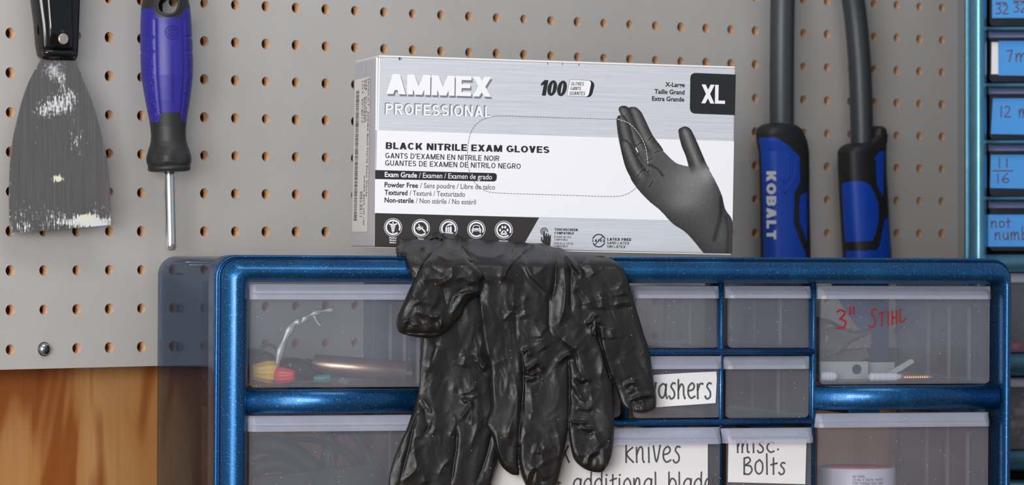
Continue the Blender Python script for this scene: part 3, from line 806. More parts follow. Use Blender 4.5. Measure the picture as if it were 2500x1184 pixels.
lump('black_bag', ((612, 868), (640, 862), (672, 872), (690, 900), (690, 938), (612, 938)), .045, .03, 'blackbag', 'crumpled black plastic piece behind the yellow wire connector', 'plastic', 3, flo)
lump('black_bag', ((690, 872), (720, 868), (752, 872), (775, 893), (790, 910), (770, 925), (700, 925), (688, 900)), .055, .016, 'blackbag', 'crumpled black plastic piece between red connector and tube', 'plastic', 4, flo)
mb = MB(); P = smooth_path([tuple(cpt(px, py, .10)) for px, py in ((745, 869), (770, 872), (800, 868), (838, 869), (850, 880), (880, 884), (895, 873), (915, 880), (960, 895))], 4)
mb.tube(P, .0035, 10); rest(mb, flo); thing('bent_cable', mb, 'cable', CF, 'bent black cable lying behind the metal tube', 'cable')
# cables in the lower left drawer
f2 = gL2[3] + .0014
for k, (pts, r, lab) in enumerate((
        (((612, 1085), (650, 1082), (700, 1092), (740, 1118), (775, 1150), (800, 1190), (830, 1240)), .0060, 'thick black cable arching from the left side of the lower left drawer'),
        (((612, 1150), (640, 1130), (690, 1125), (730, 1145), (770, 1180), (790, 1240)), .0055, 'thick black cable in the lower arch of the lower left drawer'),
        (((655, 1088), (700, 1070), (735, 1064), (770, 1068), (800, 1080), (812, 1110), (815, 1180), (800, 1240)), .0018, 'thin black lead looping over the thick cables'),
        (((800, 1060), (806, 1100), (800, 1140), (806, 1180), (800, 1245)), .0058, 'black cable standing upright in the lower left drawer'),
        (((800, 1080), (830, 1060), (858, 1062), (885, 1095), (905, 1140), (930, 1190), (960, 1245)), .0032, 'black cable loop on the right side of the lower left drawer'),
        (((805, 1095), (840, 1110), (870, 1140), (900, 1170), (930, 1245)), .0034, 'black cable crossing under the right loop in the lower drawer'))):
    mb = MB(); P = smooth_path([tuple(cpt(px, py, .030 + .011 * k)) for px, py in pts], 6); mb.tube(P, r, 12)
    rest(mb, f2); thing('cable', mb, 'cable', CF, lab, 'cable', 'cables in the lower left drawer')
mb = MB()
mb.prism([tuple(CF.at(px, py, .016)) for px, py in ((612, 1172), (700, 1160), (820, 1146), (930, 1136), (950, 1180), (960, 1262), (612, 1262))], .013, .022)
rest(mb, f2); o = fix_normals(thing('grey_pouch', mb, 'blackbag', CF, 'flat dark pouch standing along the front of the lower left drawer', 'pouch')); bevel(o, .0015, 2)
# contents of the top right drawer
f3 = gR1[3] + .0014
mb = MB(); N = 12; pts = ((2000, 775), (2030, 782), (2070, 800), (2105, 812), (2150, 803), (2125, 820), (2090, 838), (2060, 860), (2040, 878), (2003, 882))
P = [cpt(px, py, .05) for px, py in pts]; rnd = random.Random(5)
c_ = cpt(2040, 828, .05)
L = []
for s_, yy in ((.2, .002), (.6, -.003), (.85, .001), (1, .006), (.8, .018), (.3, .02)):
    L.append([Vector((c_.x + (p.x - c_.x) * s_, .05 + yy + rnd.uniform(-.0015, .0015), c_.z + (p.z - c_.z) * s_ + rnd.uniform(-.0008, .0008))) for p in P])
mb.loops(L, 0, sm=True, cap0=True, cap1=True)
mb.v = [(p[0], p[1], p[2]) for p in mb.v]
P = [tuple(cpt(px, py, .052)) for px, py in ((2003, 880), (2030, 900), (2060, 905), (2100, 880), (2120, 870), (2110, 850), (2060, 860))]
mb.prism([(p[0], p[2]) for p in P], .05, .056)
o = fix_normals(thing('plastic_bag', mb, 'bag', CF, 'creased grey plastic bag standing in the top right drawer', 'bag'))
mb = MB(); x0_, z1_ = CF.at(2000, 878, .022); x1_, z0_ = CF.at(2120, 925, .022)
hp = [(x0_ + (x1_ - x0_) * .76 + .0032 * math.cos(t), (z0_ + z1_) / 2 + .0032 * math.sin(t)) for t in [2 * math.pi * k / 20 for k in range(20)]]
mb.box(x0_, x1_, .022, .0235, z0_, z1_); mb.box(x0_, x1_, .022, .034, z0_, z0_ + .0015)
rest(mb, f3); o = thing('steel_bracket', mb, 'plate', CF, 'flat steel bracket with a round hole in the top right drawer', 'bracket')
mb = MB(); mb.disc(hp[0][0] - .0032, (z0_ + z1_) / 2, .0032, .0216, 0, 20); rg = mb.build('hole', 'dark', None)  # dark disc on the plate paints the shade of the hole
rg.matrix_world = o.matrix_world.inverted() @ CF.m; rg.parent = o
rg.matrix_parent_inverse = Matrix.Identity(4); rg.matrix_basis = o.matrix_world.inverted() @ CF.m
mb = MB(); x0_, z1_ = CF.at(2122, 878, .03); x1_, z0_ = CF.at(2184, 922, .03); mb.box(x0_, x1_, .03, .0315, z0_, z1_); rest(mb, f3)
thing('steel_plate', mb, 'plate', CF, 'small square steel plate behind the white wall plug', 'plate')
mb = MB(); P = [CF.at(px, py, .018) for px, py in ((2163, 906), (2222, 872), (2228, 874), (2231, 880), (2200, 900), (2180, 910))]; mb.prism(P, .017, .019)
P2 = [CF.at(px, py, .018) for px, py in ((2163, 906), (2180, 910), (2172, 926), (2160, 926))]; mb.prism(P2, .0172, .0188)
rest(mb, f3); thing('metal_strip', mb, 'plate', CF, 'bright pointed steel strip leaning over the white wall plug', 'strip')
def plug(px0, px1, py, y, r, label):
    mb = MB(); a_, b_ = cpt(px0, py, y), cpt(px1, py, y); ln = (b_ - a_).x; prof = []
    for k in range(18): prof.append((r * (.72 + .28 * (k / 17 < .85)) * (1 + .06 * math.sin(k * 1.9)) * (.6 if k in (0, 17) else 1), ln * k / 17))
    mb.lathe(prof, tuple(a_), 'x', 16); rest(mb, f3); fix_normals(thing('wall_plug', mb, 'nylon', CF, label, 'plug'))
plug(2122, 2200, 916, .012, .0028, 'white nylon wall plug beside the copper screw')
plug(2000, 2044, 916, .014, .0032, 'white nylon wall plug in the left corner of the top right drawer')
mb = MB(); a_ = cpt(2202, 916, .014); prof = []
for k in range(60): prof.append((.0026 * (1 if k % 4 in (0, 1) else .68) * (1 if k < 46 else 1 - (k - 46) / 16), k * .00038))
mb.lathe(prof, tuple(a_), 'x', 14); rest(mb, f3); fix_normals(thing('copper_screw', mb, 'copper', CF, 'orange copper coloured threaded screw lying in the top right drawer', 'screw'))
# roll of seal tape in the lower right drawer
f4 = gR2[3] + .0014
x0_, z1_ = CF.at(2004, 1139, .035); x1_, _ = CF.at(2183, 1139, .035); r = (x1_ - x0_) / 2; hgt = z1_ - f4
tp = empty('seal_tape_roll', CF.m @ Matrix.Translation(((x0_ + x1_) / 2, .012 + r, f4)), 'white round tub of thread seal tape in the lower right drawer', 'tape')
mb = MB(); mb.lathe([(r * .97, 0), (r, .002), (r, hgt - .0014), (r * .985, hgt - .0006), (r * .9, hgt - .0006)], n=56); fix_normals(mb.build('spool_case', 'nylon', tp))
mb = MB(); mb.lathe([(r * .90, hgt - .0008), (r * .90, hgt), (r * .3, hgt)], n=40); fix_normals(mb.build('pink_rim', 'red', tp))
def wrap_text(body, px0, yt, yb, px1, parent, name):
    o = text(CF, None, name, body, px0, yt, yb, px1, .012, 'greyink', .01)
    inv = tp.matrix_world.inverted() @ CF.m
    for v_ in o.data.vertices:
        p = inv @ v_.co; ang = p.x / r
        v_.co = Vector((math.sin(ang) * (r + .0002), -math.cos(ang) * (r + .0002), p.z))
    o.parent = parent
for i_, (s_, a0, a1) in enumerate((('#31430L', 2084, 2112), ('1/2-IN. X 520-IN. WHITE', 2084, 2158), ('PTFE THREAD SEAL TAPE', 2084, 2158), ('INDUSTRIAL GRADE', 2084, 2160))):
    wrap_text(s_, a0, 1160 + i_ * 8.5, 1166.5 + i_ * 8.5, a1, tp, 'tape_lettering')

# ------------------------------------------------------------------ glove box
bo = CF.at(914, 605, .045); BXO = CF.world(bo[0], .045, bo[1])
BX = Frame(tuple(BXO), 13.5, 1.12)
bw = BX.at(1788, 623, 0)[0]; bh = BX.at(918, 136, 0)[1]; bd = 0.078
box = empty('glove_box', BX.m, 'silver and white cardboard box of black nitrile exam gloves on the blue cabinet', 'box')
mb = MB(); mb.box(0, bw, 0, bd, .0005, bh - .0006, 0)
o = bevel(fix_normals(mb.build('carton', ['silver', 'silver_side'], box)), .0012, 3)
for p in o.data.polygons:
    if p.normal.x < -.5 or p.normal.x > .5: p.material_index = 1
mb = MB(); mb.box(.0006, bw - .0006, -.0003, bd - .003, bh - .0008, bh + .0004); bevel(mb.build('top_flap', 'card', box), .0003, 1)
mb = MB(); mb.box(.001, bw - .001, .0008, bd - .002, 0, .0007); mb.build('bottom_flap', 'card', box)


def poly(name, pts, mk, y, parent=box, fr=BX, th=.00004):
    mb = MB(); mb.prism([fr.at(px, py, y) for px, py in pts], y, y + th); return mb.build(name, mk, parent)


def lines(name, sts, mk, y, wpx, parent=box, fr=BX, smooth=True):
    mb = MB(); sc_ = abs(fr.at(1001, 400, y)[0] - fr.at(1000, 400, y)[0])
    for s_ in sts:
        w_ = wpx; P = s_
        if isinstance(s_, dict): w_, P = s_['w'], s_['p']
        mb.stroke([fr.at(q[0], q[1], y) for q in P], w_ * sc_, y, 0, smooth=smooth)
    return mb.build(name, mk, parent)


y1, y2, y3, y4 = -.0001, -.0002, -.0003, -.0004
poly('white_panel', [(916.5, 318), (1792, 345), (1788.5, 541), (915, 521)], 'white', y1)
poly('black_strip', [(915.5, 520), (1316, 531), (1271, 610.5), (914.8, 603)], 'black', y2)
poly('left_fold_edge', [(918, 140), (923, 140), (919.5, 415), (915.5, 415)], 'white', y1)  # white strip paints the highlight along the left front edge
poly('grade_strip', [(916, 415), (1206, 422.5), (1211, 424), (1213, 428), (1212.5, 437), (1210.5, 441), (1206, 443), (915.8, 437)], 'blackink', y2)
poly('size_badge', [(1796.5, 182), (1697, 178), (1690, 180), (1686.5, 184.5), (1685.3, 191), (1684.3, 265), (1686, 271), (1690, 275.5), (1696, 277.3), (1794.5, 281)], 'blackink', y2)
block(BX, box, 'size_lettering', 'XL', 1713, 206, 252, 1770, y3, 'white', .21, .17, 0, .03)
block(BX, box, 'brand_lettering_edge', 'AMMEX', 947, 186, 234, 1202, y1, 'shadowink', .25, .2, 0, .05)
block(BX, box, 'brand_lettering', 'AMMEX', 944, 180, 229, 1199, y3, 'white', .25, .2, 0, .05)
block(BX, box, 'professional_lettering_edge', 'PROFESSIONAL', 939.5, 250, 278, 1197, y1, 'shadowink', .19, .17, 0, .16)
block(BX, box, 'professional_lettering', 'PROFESSIONAL', 942, 252.5, 279.5, 1200, y3, 'white', .18, .16, 0, .17)
lines('registered_mark', [[(1203 + 2.5 * math.cos(t), 189 + 2.5 * math.sin(t)) for t in [k * .63 for k in range(11)]]], 'white', y3, .8)
block(BX, box, 'count_lettering', '100', 1317, 195, 233, 1386, y3, 'blackink', .27, .15, .17, .035)
poly('count_tab_edge', [(1432, 195), (1444, 197), (1450, 203), (1451, 210), (1446, 230), (1441, 236), (1432, 237.5)], 'blackink', y1)
poly('count_tab', [(1392, 194), (1438, 196.5), (1442, 199), (1443, 204), (1438, 229), (1435, 234), (1430, 235.8), (1384, 233.5)], 'white', y2)
lines('count_tab_outline', [[(1392, 194), (1384, 233.5), (1430, 235.8)], [(1392, 194), (1436, 196.2)]], 'greyink', y3, .8, smooth=False)
for i_, (s_, a_, b_) in enumerate((('GLOVES', 1394, 1426), ('GANTS', 1392.5, 1419), ('GUANTES', 1390, 1429))):
    block(BX, box, 'count_tab_lettering', s_, a_, 199.5 + i_ * 11.6, 208 + i_ * 11.6, b_, y3, 'blackink', .18, .13, .2, .14)
for i_, (s_, a_, b_) in enumerate((('X-Large', 1624.5, 1671.5), ('Taille Grand', 1598, 1671), ('Extra Grande', 1592, 1670.5))):
    text(BX, box, 'size_line_lettering', s_, a_, 199.5 + i_ * 17.2, 211.5 + i_ * 17.2, b_, y3, 'blackink', .02)
block(BX, box, 'title_lettering', 'BLACK NITRILE EXAM GLOVES', 942, 347, 363.5, 1341, y3, 'blackink', .235, .19, 0, .12)
block(BX, box, 'french_title_lettering', "GANTS D'EXAMEN EN NITRILE NOIR", 941, 373, 386, 1219, y3, 'blackink', .15, .13, 0, .16)
block(BX, box, 'spanish_title_lettering', 'GUANTES DE EXAMEN DE NITRILO NEGRO', 940.5, 391, 404, 1271, y3, 'blackink', .15, .13, 0, .16)
text(BX, box, 'grade_lettering', 'Exam Grade', 939.5, 418.5, 432, 1018, y3, 'white', .02)
text(BX, box, 'grade_lettering', '/ Examen / Examen de grado', 1023, 420.5, 434, 1201, y3, 'white', .004)
for i_, (s_, b_, s2, a2, b2) in enumerate((('Powder Free', 1020.5, '/ Sans poudre / Libre de talco', 1026, 1208.5), ('Textured', 994.5, '/ Texturé / Texturizado', 1000, 1135), ('Non-sterile', 1010, '/ Non stérile / No estéril', 1015.5, 1161.5))):
    yy = 443.5 + i_ * 18.7
    text(BX, box, 'feature_lettering', s_, 939, yy, yy + 13.5, b_, y3, 'blackink', .02)
    text(BX, box, 'feature_lettering', s2, a2, yy + 1.8, yy + 15, b2, y3, 'greyink', .004)
# tear line of dashes
tl = []
def dashes(P, on=5.2, off=2.4):
    P = [Vector((p[0], p[1], 0)) for p in P]; out = []; pos = 0; seg = []; draw = True; left = on
    for i in range(len(P) - 1):
        a_, b_ = P[i], P[i + 1]; L_ = (b_ - a_).length; q = 0
        while L_ - q > left:
            q2 = q + left
            if draw: out.append(seg + [tuple(a_ + (b_ - a_) * (q / L_))[:2], tuple(a_ + (b_ - a_) * (q2 / L_))[:2]])
            seg = []; draw = not draw; q = q2; left = on if draw else off
        if draw: seg = seg + [tuple(a_ + (b_ - a_) * (q / L_))[:2]] if L_ > q else seg
        left -= (L_ - q)
    return out
tp_ = smooth_path([(x_, y_, 0) for x_, y_ in ((1505, 291), (1400, 288.5), (1300, 285.5), (1225, 283), (1195, 286), (1170, 297), (1152, 318), (1144, 345), (1141, 380), (1144, 410), (1155, 440), (1175, 460), (1205, 470), (1300, 474), (1400, 477), (1495, 479.5), (1530, 474), (1556, 455), (1573, 430), (1582, 402))], 8)
lines('tear_line', dashes(tp_), 'greyink', y4, 1.1, smooth=False)
tp2 = smooth_path([(x_, y_, 0) for x_, y_ in ((1508, 291), (1530, 298), (1548, 312), (1565, 335), (1576, 360), (1582, 400))], 8)
lines('tear_line', dashes(tp2), 'white', y4 - .0001, 1.1, smooth=False)
# round icons
for i_, (cx_, cy_) in enumerate(((959.5, 555), (1027.5, 557), (1095.3, 558.3), (1163, 560), (1230, 561.5))):
    ic = lines('icon_ring', [{'w': 1.1, 'p': [(cx_ + 21.5 * math.cos(t), cy_ + 21.8 * math.sin(t)) for t in [2 * math.pi * k / 40 for k in range(41)]]},
                             {'w': 3.9, 'p': [(cx_ + 16.8 * math.cos(math.radians(t)), cy_ + 17 * math.sin(math.radians(t))) for t in range(52, 52 + 331, 6)]}], 'white', y3, 1, smooth=False)
    S_ = []
    if i_ == 0:
        S_ = [{'w': 2.4, 'p': [(cx_, cy_ - 11), (cx_, cy_ + 13)]}, {'w': 3.2, 'p': [(cx_ - 9, cy_ - 8.5), (cx_ - 3, cy_ - 6.5), (cx_, cy_ - 8), (cx_ + 3, cy_ - 6.5), (cx_ + 9, cy_ - 8.5)]},
              {'w': 2.2, 'p': [(cx_, cy_ - 5), (cx_ + 5, cy_ - 2), (cx_ - 3.5, cy_ + 3), (cx_ + 2.5, cy_ + 7), (cx_, cy_ + 11)]}, {'w': 2.2, 'p': [(cx_, cy_ - 5), (cx_ - 5, cy_ - 2), (cx_ + 3.5, cy_ + 3), (cx_ - 2.5, cy_ + 7), (cx_, cy_ + 11)]},
              {'w': 3.6, 'p': [(cx_, cy_ - 12.5), (cx_ + .2, cy_ - 12)]}]
    if i_ == 1:
        S_ = [{'w': 3.4, 'p': [(cx_ - 4, cy_ - 6), (cx_ + 3, cy_ + 1), (cx_ + 10, cy_ + 9)]}, {'w': 1.4, 'p': [(cx_ + 9, cy_ + 8), (cx_ + 11.5, cy_ + 11.5)]}, {'w': 5, 'p': [(cx_ - 6, cy_ - 2), (cx_, cy_ - 1)]},
              {'w': 2.4, 'p': [(cx_ - 5, cy_ - 9.5), (cx_ - 2, cy_ - 4)]}, {'w': 2, 'p': [(cx_ - 11, cy_ - 1), (cx_ - 5, cy_ + 4), (cx_, cy_ + 2)]}, {'w': 1.5, 'p': [(cx_ + 1, cy_ - 1), (cx_ + 5, cy_ - 3)]}]
    if i_ == 2:
        S_ = [{'w': 4, 'p': [(cx_ - 5.5, cy_ - 3), (cx_ - 6, cy_ + 9)]}, {'w': 3.4, 'p': [(cx_ - .5, cy_ - 3), (cx_ - .5, cy_ + 9)]}, {'w': 4.5, 'p': [(cx_ + 5, cy_ - 4), (cx_ + 5, cy_ + 9)]},
              {'w': 4, 'p': [(cx_ - 10, cy_ + 11), (cx_ + 10, cy_ + 11.5)]}, {'w': 4, 'p': [(cx_ - 2, cy_ - 8), (cx_ + 3, cy_ - 10.5), (cx_ + 7, cy_ - 10)]}, {'w': 1.6, 'p': [(cx_ - 5.5, cy_ - 5), (cx_ - 4, cy_ - 8)]}]
    if i_ == 3:
        S_ = [{'w': 7, 'p': [(cx_ - 9, cy_ + 1), (cx_ + 9, cy_ + 1)]}, {'w': 1.8, 'p': [(cx_ - 9, cy_ - 2), (cx_ - 5.5, cy_ - 9), (cx_ + 5.5, cy_ - 9), (cx_ + 9, cy_ - 2)]},
              {'w': 3, 'p': [(cx_ - 9.5, cy_ + 4), (cx_ - 9.5, cy_ + 7.5)]}, {'w': 3, 'p': [(cx_ + 9.5, cy_ + 4), (cx_ + 9.5, cy_ + 7.5)]}]
    if i_ == 4:
        S_ = [{'w': 10, 'p': [(cx_ - 2.5, cy_ + 6), (cx_ + 2.5, cy_ + 6)]}, {'w': 6, 'p': [(cx_ - 5.5, cy_ + 9), (cx_ + 5.5, cy_ + 9)]}] + [{'w': 5, 'p': [(cx_ + dx, cy_ + dy - 1.5), (cx_ + dx, cy_ + dy + 1.5)]} for dx, dy in ((-9, 0), (-3.4, -7), (3.4, -7), (9, 0))]
    mk_ = lines('icon_picture', S_, 'white', y3, 1, ic, smooth=True)
    if i_ == 3: lines('icon_detail', [{'w': 3, 'p': [(cx_ - 6.5, cy_ + 1), (cx_ - 6, cy_ + 1)]}, {'w': 3, 'p': [(cx_ + 6.5, cy_ + 1), (cx_ + 6, cy_ + 1)]}, {'w': 1.4, 'p': [(cx_ - 4, cy_ + 2.5), (cx_ + 4, cy_ + 2.5)]}], 'black', y4, 1, ic)
    if i_ == 4: lines('icon_detail', [{'w': 1.6, 'p': [(cx_ - 2.5, cy_ + 5), (cx_ + 2.5, cy_ + 5)]}, {'w': 1.6, 'p': [(cx_, cy_ + 2.5), (cx_, cy_ + 7.5)]}], 'black', y4, 1, ic)
for s_, a_, yy, b_ in (('Medical', 950, 578, 968), ('Médical', 950.5, 583.7, 967.5), ('Médico', 951, 589.5, 967), ('Tattoo', 1020, 580.5, 1035), ('Veterinary', 1218, 585.3, 1241)):
    text(BX, box, 'icon_lettering', s_, a_, yy, yy + 4.4, b_, y3, 'white', .02, .15)
# touch screen mark
tm = lines('touch_mark', [{'w': 1.6, 'p': [(1328.5 + 8.5 * math.cos(math.radians(t)), 564.8 + 8.6 * math.sin(math.radians(t))) for t in range(110, 386, 12)]},
                          {'w': 1.6, 'p': [(1328.5 + 5 * math.cos(math.radians(t)), 564.8 + 5.1 * math.sin(math.radians(t))) for t in range(130, 366, 12)]}], 'black', y3, 1)
poly('pointing_hand', [(1326.5, 563), (1330, 563), (1330.5, 576), (1332, 576), (1332.5, 569), (1335, 569), (1335.5, 576), (1337, 576.5), (1337.5, 570.5), (1340, 570.5), (1340.8, 577), (1342, 577), (1342.5, 573.5), (1345, 574),
                       (1344.5, 588), (1343, 600.5), (1334, 600), (1322, 590), (1320.5, 586), (1320.8, 578), (1323, 577.5), (1324, 586), (1326, 586)], 'black', y3, tm)
for s_, a_, yy, hh_, b_, bo_, mk_ in (('TOUCHSCREEN', 1354, 557, 6, 1410, .05, 'blackink'), ('COMPATIBLE', 1353.7, 565.7, 5.6, 1401, .05, 'blackink'), ('ÉCRAN TACTILE', 1353, 575.5, 4.6, 1394.5, .01, 'greyink'),
                                     ('COMPATIBLE', 1353, 582.2, 4.6, 1386, .01, 'greyink'), ('PANTALLA TÁCTIL', 1352.5, 591.5, 4.6, 1399.5, .01, 'greyink'), ('COMPATIBLE', 1352.5, 598, 4.6, 1386, .01, 'greyink'),
                                     ('LATEX FREE', 1482.5, 580.5, 6.6, 1541, .05, 'blackink'), ('SANS LATEX', 1482, 589.5, 6.3, 1536, .012, 'blackink'), ('SIN LÁTEX', 1482, 598.5, 6.3, 1527, .012, 'blackink'), ('LATEX', 1446, 584, 6, 1477.5, .04, 'blackink')):
    block(BX, box, 'small_print_lettering', s_, a_, yy, yy + hh_, b_, y3, mk_, .14 + bo_ * 2, .13 + bo_, 0, .16)
lines('latex_ban_mark', [{'w': 2.4, 'p': [(1461.8 + 15 * math.cos(math.radians(t)), 587.3 + 15.3 * math.sin(math.radians(t))) for t in range(200, 345, 8)]}, {'w': 2.4, 'p': [(1461.8 + 15 * math.cos(math.radians(t)), 587.3 + 15.3 * math.sin(math.radians(t))) for t in range(20, 162, 8)]},
                         {'w': 1.8, 'p': [(1472, 577), (1451.5, 598)]}], 'blackink', y3, 1, smooth=False)
for x_ in (1337, 1373, 1413, 975, 979): lines('top_print_mark', [[(x_, 139 + (x_ - 918) * .033), (x_, 143.5 + (x_ - 918) * .033)]], 'blackink', -.0008, 1.2 if x_ != 975 else 3)

# label on the box's left side (a plane of its own: x = 0, looking left)
def side(py, fr_): return bh * (1 - (py - 145) / (602 - 145))      # height from the pixel row along the side
def sq(name, d0, d1, t0, t1, mk, x, parent=box):
    mb = MB(); z0_, z1_ = bh * t0, bh * t1
    mb.add([(x, d0, z0_), (x, d1, z0_), (x, d1, z1_), (x, d0, z1_)], [(0, 3, 2, 1)]); return mb.build(name, mk, parent)
dn = lambda px: bd * (914 - px) / 62.0
sl = sq('side_label', dn(896), dn(856), .085, .90, 'paper', -.0002)
mb = MB(); rnd = random.Random(11); t = .145
while t < .835:
    w_ = rnd.choice((.0015, .0015, .003, .0045)); 
    mb.add([(-.0003, dn(868), bh * t), (-.0003, dn(860), bh * t), (-.0003, dn(860), bh * (t + w_)), (-.0003, dn(868), bh * (t + w_))], [(0, 3, 2, 1)])
    t += w_ + rnd.choice((.0015, .003, .002))
mb.build('barcode', 'blackink', sl)
def side_text(body, px, wpx, ta, tb, bold=0.0, mk='blackink'):
    """line of label text read from the top down; px: its baseline side, ta..tb: fractions down from the top"""
    cu = bpy.data.curves.new('l', 'FONT'); cu.body = body; cu.offset = bold; tmp = bpy.data.objects.new('l', cu)
    me = bpy.data.meshes.new_from_object(tmp); bpy.data.objects.remove(tmp)
    n = len(me.vertices); co = np.zeros(n * 3); me.vertices.foreach_get('co', co); co = co.reshape(n, 3)
    u = (co[:, 0] - co[:, 0].min()) / (co[:, 0].max() - co[:, 0].min()); w_ = co[:, 1] / .729
    out = np.zeros_like(co); out[:, 0] = -.0003
    out[:, 1] = bd * (914 - px - w_ * wpx) / 62.0; out[:, 2] = bh * (1 - (ta + u * (tb - ta)))
    me.vertices.foreach_set('co', out.reshape(-1)); me.materials.clear(); me.materials.append(M[mk]); me.name = 'label_lettering'; me.update()
    o = bpy.data.objects.new('label_lettering', me); COL.objects.link(o); o.parent = sl
side_text('PRODUCT : AMMEX Black Nitrile Exam Gloves', 890.5, 4.2, .11, .73)
side_text('SIZE : X-LARGE', 885, 3.6, .11, .335)
side_text('REF :  BR278357', 880.5, 3.6, .115, .34)
side_text('LOT  S018017', 875, 3.6, .115, .34)
side_text('INNER BOX OF 100', 884.5, 3.6, .62, .88)
side_text('2021-05-11', 879, 3.6, .70, .835)
side_text('2024-04-11', 875, 3.6, .70, .835)

# printed picture of a gloved hand: a flat print whose tones follow the picture
def sdf_poly(X, Y, P):
    d2 = np.full(X.shape, 1e18); inside = np.zeros(X.shape, bool); n = len(P)
    for i in range(n):
        ax, ay = P[i]; bx, by = P[(i + 1) % n]; ex, ey = bx - ax, by - ay
        wx, wy = X - ax, Y - ay; t = np.clip((wx * ex + wy * ey) / (ex * ex + ey * ey + 1e-12), 0, 1)
        d2 = np.minimum(d2, (wx - ex * t) ** 2 + (wy - ey * t) ** 2)
        c1 = (ay <= Y) & (by > Y); c2 = (by <= Y) & (ay > Y); cr = ex * wy - ey * wx
        inside ^= (c1 & (cr > 0)) | (c2 & (cr < 0))
    return np.where(inside, -1, 1) * np.sqrt(d2)


def seg_dist(X, Y, P):
    """distance to a polyline, signed side, and run along it (0..1)"""
    D = np.full(X.shape, 1e9); T = np.zeros(X.shape); S = np.zeros(X.shape); tot = 0; Ls = []
    for i in range(len(P) - 1): Ls.append(math.hypot(P[i + 1][0] - P[i][0], P[i + 1][1] - P[i][1]))
    full = sum(Ls); acc = 0
    for i in range(len(P) - 1):
        ax, ay = P[i]; ex, ey = P[i + 1][0] - ax, P[i + 1][1] - ay; wx, wy = X - ax, Y - ay
        t = np.clip((wx * ex + wy * ey) / (ex * ex + ey * ey + 1e-12), 0, 1); d = np.hypot(wx - ex * t, wy - ey * t)
        m_ = d < D; D = np.where(m_, d, D); T = np.where(m_, (acc + t * Ls[i]) / full, T); S = np.where(m_, np.sign(ex * wy - ey * wx), S); acc += Ls[i]
    return D, T, S


def sp(P, n=6, closed=False): return [(q[0], q[1]) for q in smooth_path([(p[0], p[1], 0) for p in P], n, closed)]


hx, hy = np.meshgrid(np.arange(1498, 1794, 1.4), np.arange(254, 624, 1.4)); 
def c6(P): return [(1480 + x_ / 2.959, 240 + y_ / 2.959) for x_, y_ in P]
palm = sp(c6([(215, 640), (300, 735), (390, 810), (480, 905), (570, 965), (640, 1040), (715, 1130), (760, 1150), (905, 1150), (912, 1000), (910, 880), (860, 800), (835, 700), (790, 600), (735, 500), (715, 465), (640, 480), (605, 492), (560, 485), (495, 460), (405, 375), (330, 330), (240, 380), (170, 450), (170, 560)]), 4, True)
thumb = sp(c6([(522, 240), (535, 215), (570, 203), (605, 218), (632, 262), (680, 370), (722, 470), (740, 520), (640, 560), (600, 500), (575, 420), (540, 330)]), 5, True)
f1_ = sp(c6([(163, 75), (180, 62), (215, 65), (250, 95), (280, 150), (335, 265), (410, 370), (400, 430), (330, 430), (280, 330), (225, 230), (185, 120)]), 5, True)
f2_ = sp(c6([(90, 80), (105, 57), (140, 55), (170, 80), (215, 190), (270, 310), (330, 430), (320, 470), (270, 450), (210, 340), (160, 220), (110, 130)]), 5, True)
f3_ = sp(c6([(88, 150), (95, 128), (120, 122), (150, 150), (185, 240), (215, 370), (290, 480), (290, 560), (220, 500), (150, 380), (95, 260)]), 5, True)
f4_ = sp(c6([(100, 320), (115, 298), (145, 300), (185, 340), (235, 440), (335, 590), (320, 640), (240, 640), (190, 590), (150, 510), (120, 420)]), 5, True)
f5_ = sp(c6([(75, 180), (80, 135), (98, 130), (110, 250), (140, 380), (230, 560), (200, 600), (140, 500), (95, 320)]), 5, True)
def pnoise(X, Y, s, seed):
    rg = np.random.RandomState(seed); g = rg.rand(64, 64) * 2 * np.pi; x_, y_ = X / s, Y / s
    xi, yi = np.floor(x_).astype(int), np.floor(y_).astype(int); xf, yf = x_ - xi, y_ - yi
    u = xf ** 3 * (xf * (xf * 6 - 15) + 10); v_ = yf ** 3 * (yf * (yf * 6 - 15) + 10)
    def gr(a_, b_, fx, fy): t = g[a_ % 64, b_ % 64]; return np.cos(t) * fx + np.sin(t) * fy
    n0 = gr(xi, yi, xf, yf) * (1 - u) + gr(xi + 1, yi, xf - 1, yf) * u
    n1 = gr(xi, yi + 1, xf, yf - 1) * (1 - u) + gr(xi + 1, yi + 1, xf - 1, yf - 1) * u
    return (n0 * (1 - v_) + n1 * v_) * 1.5


tone = np.full(hx.shape, np.nan); best = np.full(hx.shape, 1e9)
# palm tone, then fingers over it
dp = sdf_poly(hx, hy, palm)
tp0 = 74 + 52 * np.exp(-(((hx - 1690) / 60) ** 2 + ((hy - 440) / 55) ** 2)) + 22 * np.exp(-(((hx - 1660) / 45) ** 2 + ((hy - 495) / 22) ** 2)) + 40 * np.exp(-(((hx - 1728) / 20) ** 2 + ((hy - 425) / 22) ** 2))
tp0 = tp0 - 30 * np.exp(-(np.abs(dp) / 26)) * np.clip((hy - 390) / 60, 0, 1) + 12 * np.exp(-(((hx - 1765) / 16) ** 2 + ((hy - 570) / 30) ** 2))
D_, T_, S_ = seg_dist(hx, hy, sp(c6([(830, 720), (825, 850), (780, 1020)]))); tp0 -= 34 * np.exp(-(D_ / 5.0) ** 2); D_, T_, S_ = seg_dist(hx, hy, sp(c6([(862, 850), (880, 960), (870, 1130)]))); tp0 -= 22 * np.exp(-(D_ / 3) ** 2)
D_, T_, S_ = seg_dist(hx, hy, sp(c6([(310, 480), (370, 510), (410, 560)]))); tp0 -= 46 * np.exp(-(D_ / 2.5) ** 2)
inside = dp < 0; tone = np.where(inside, tp0, tone)
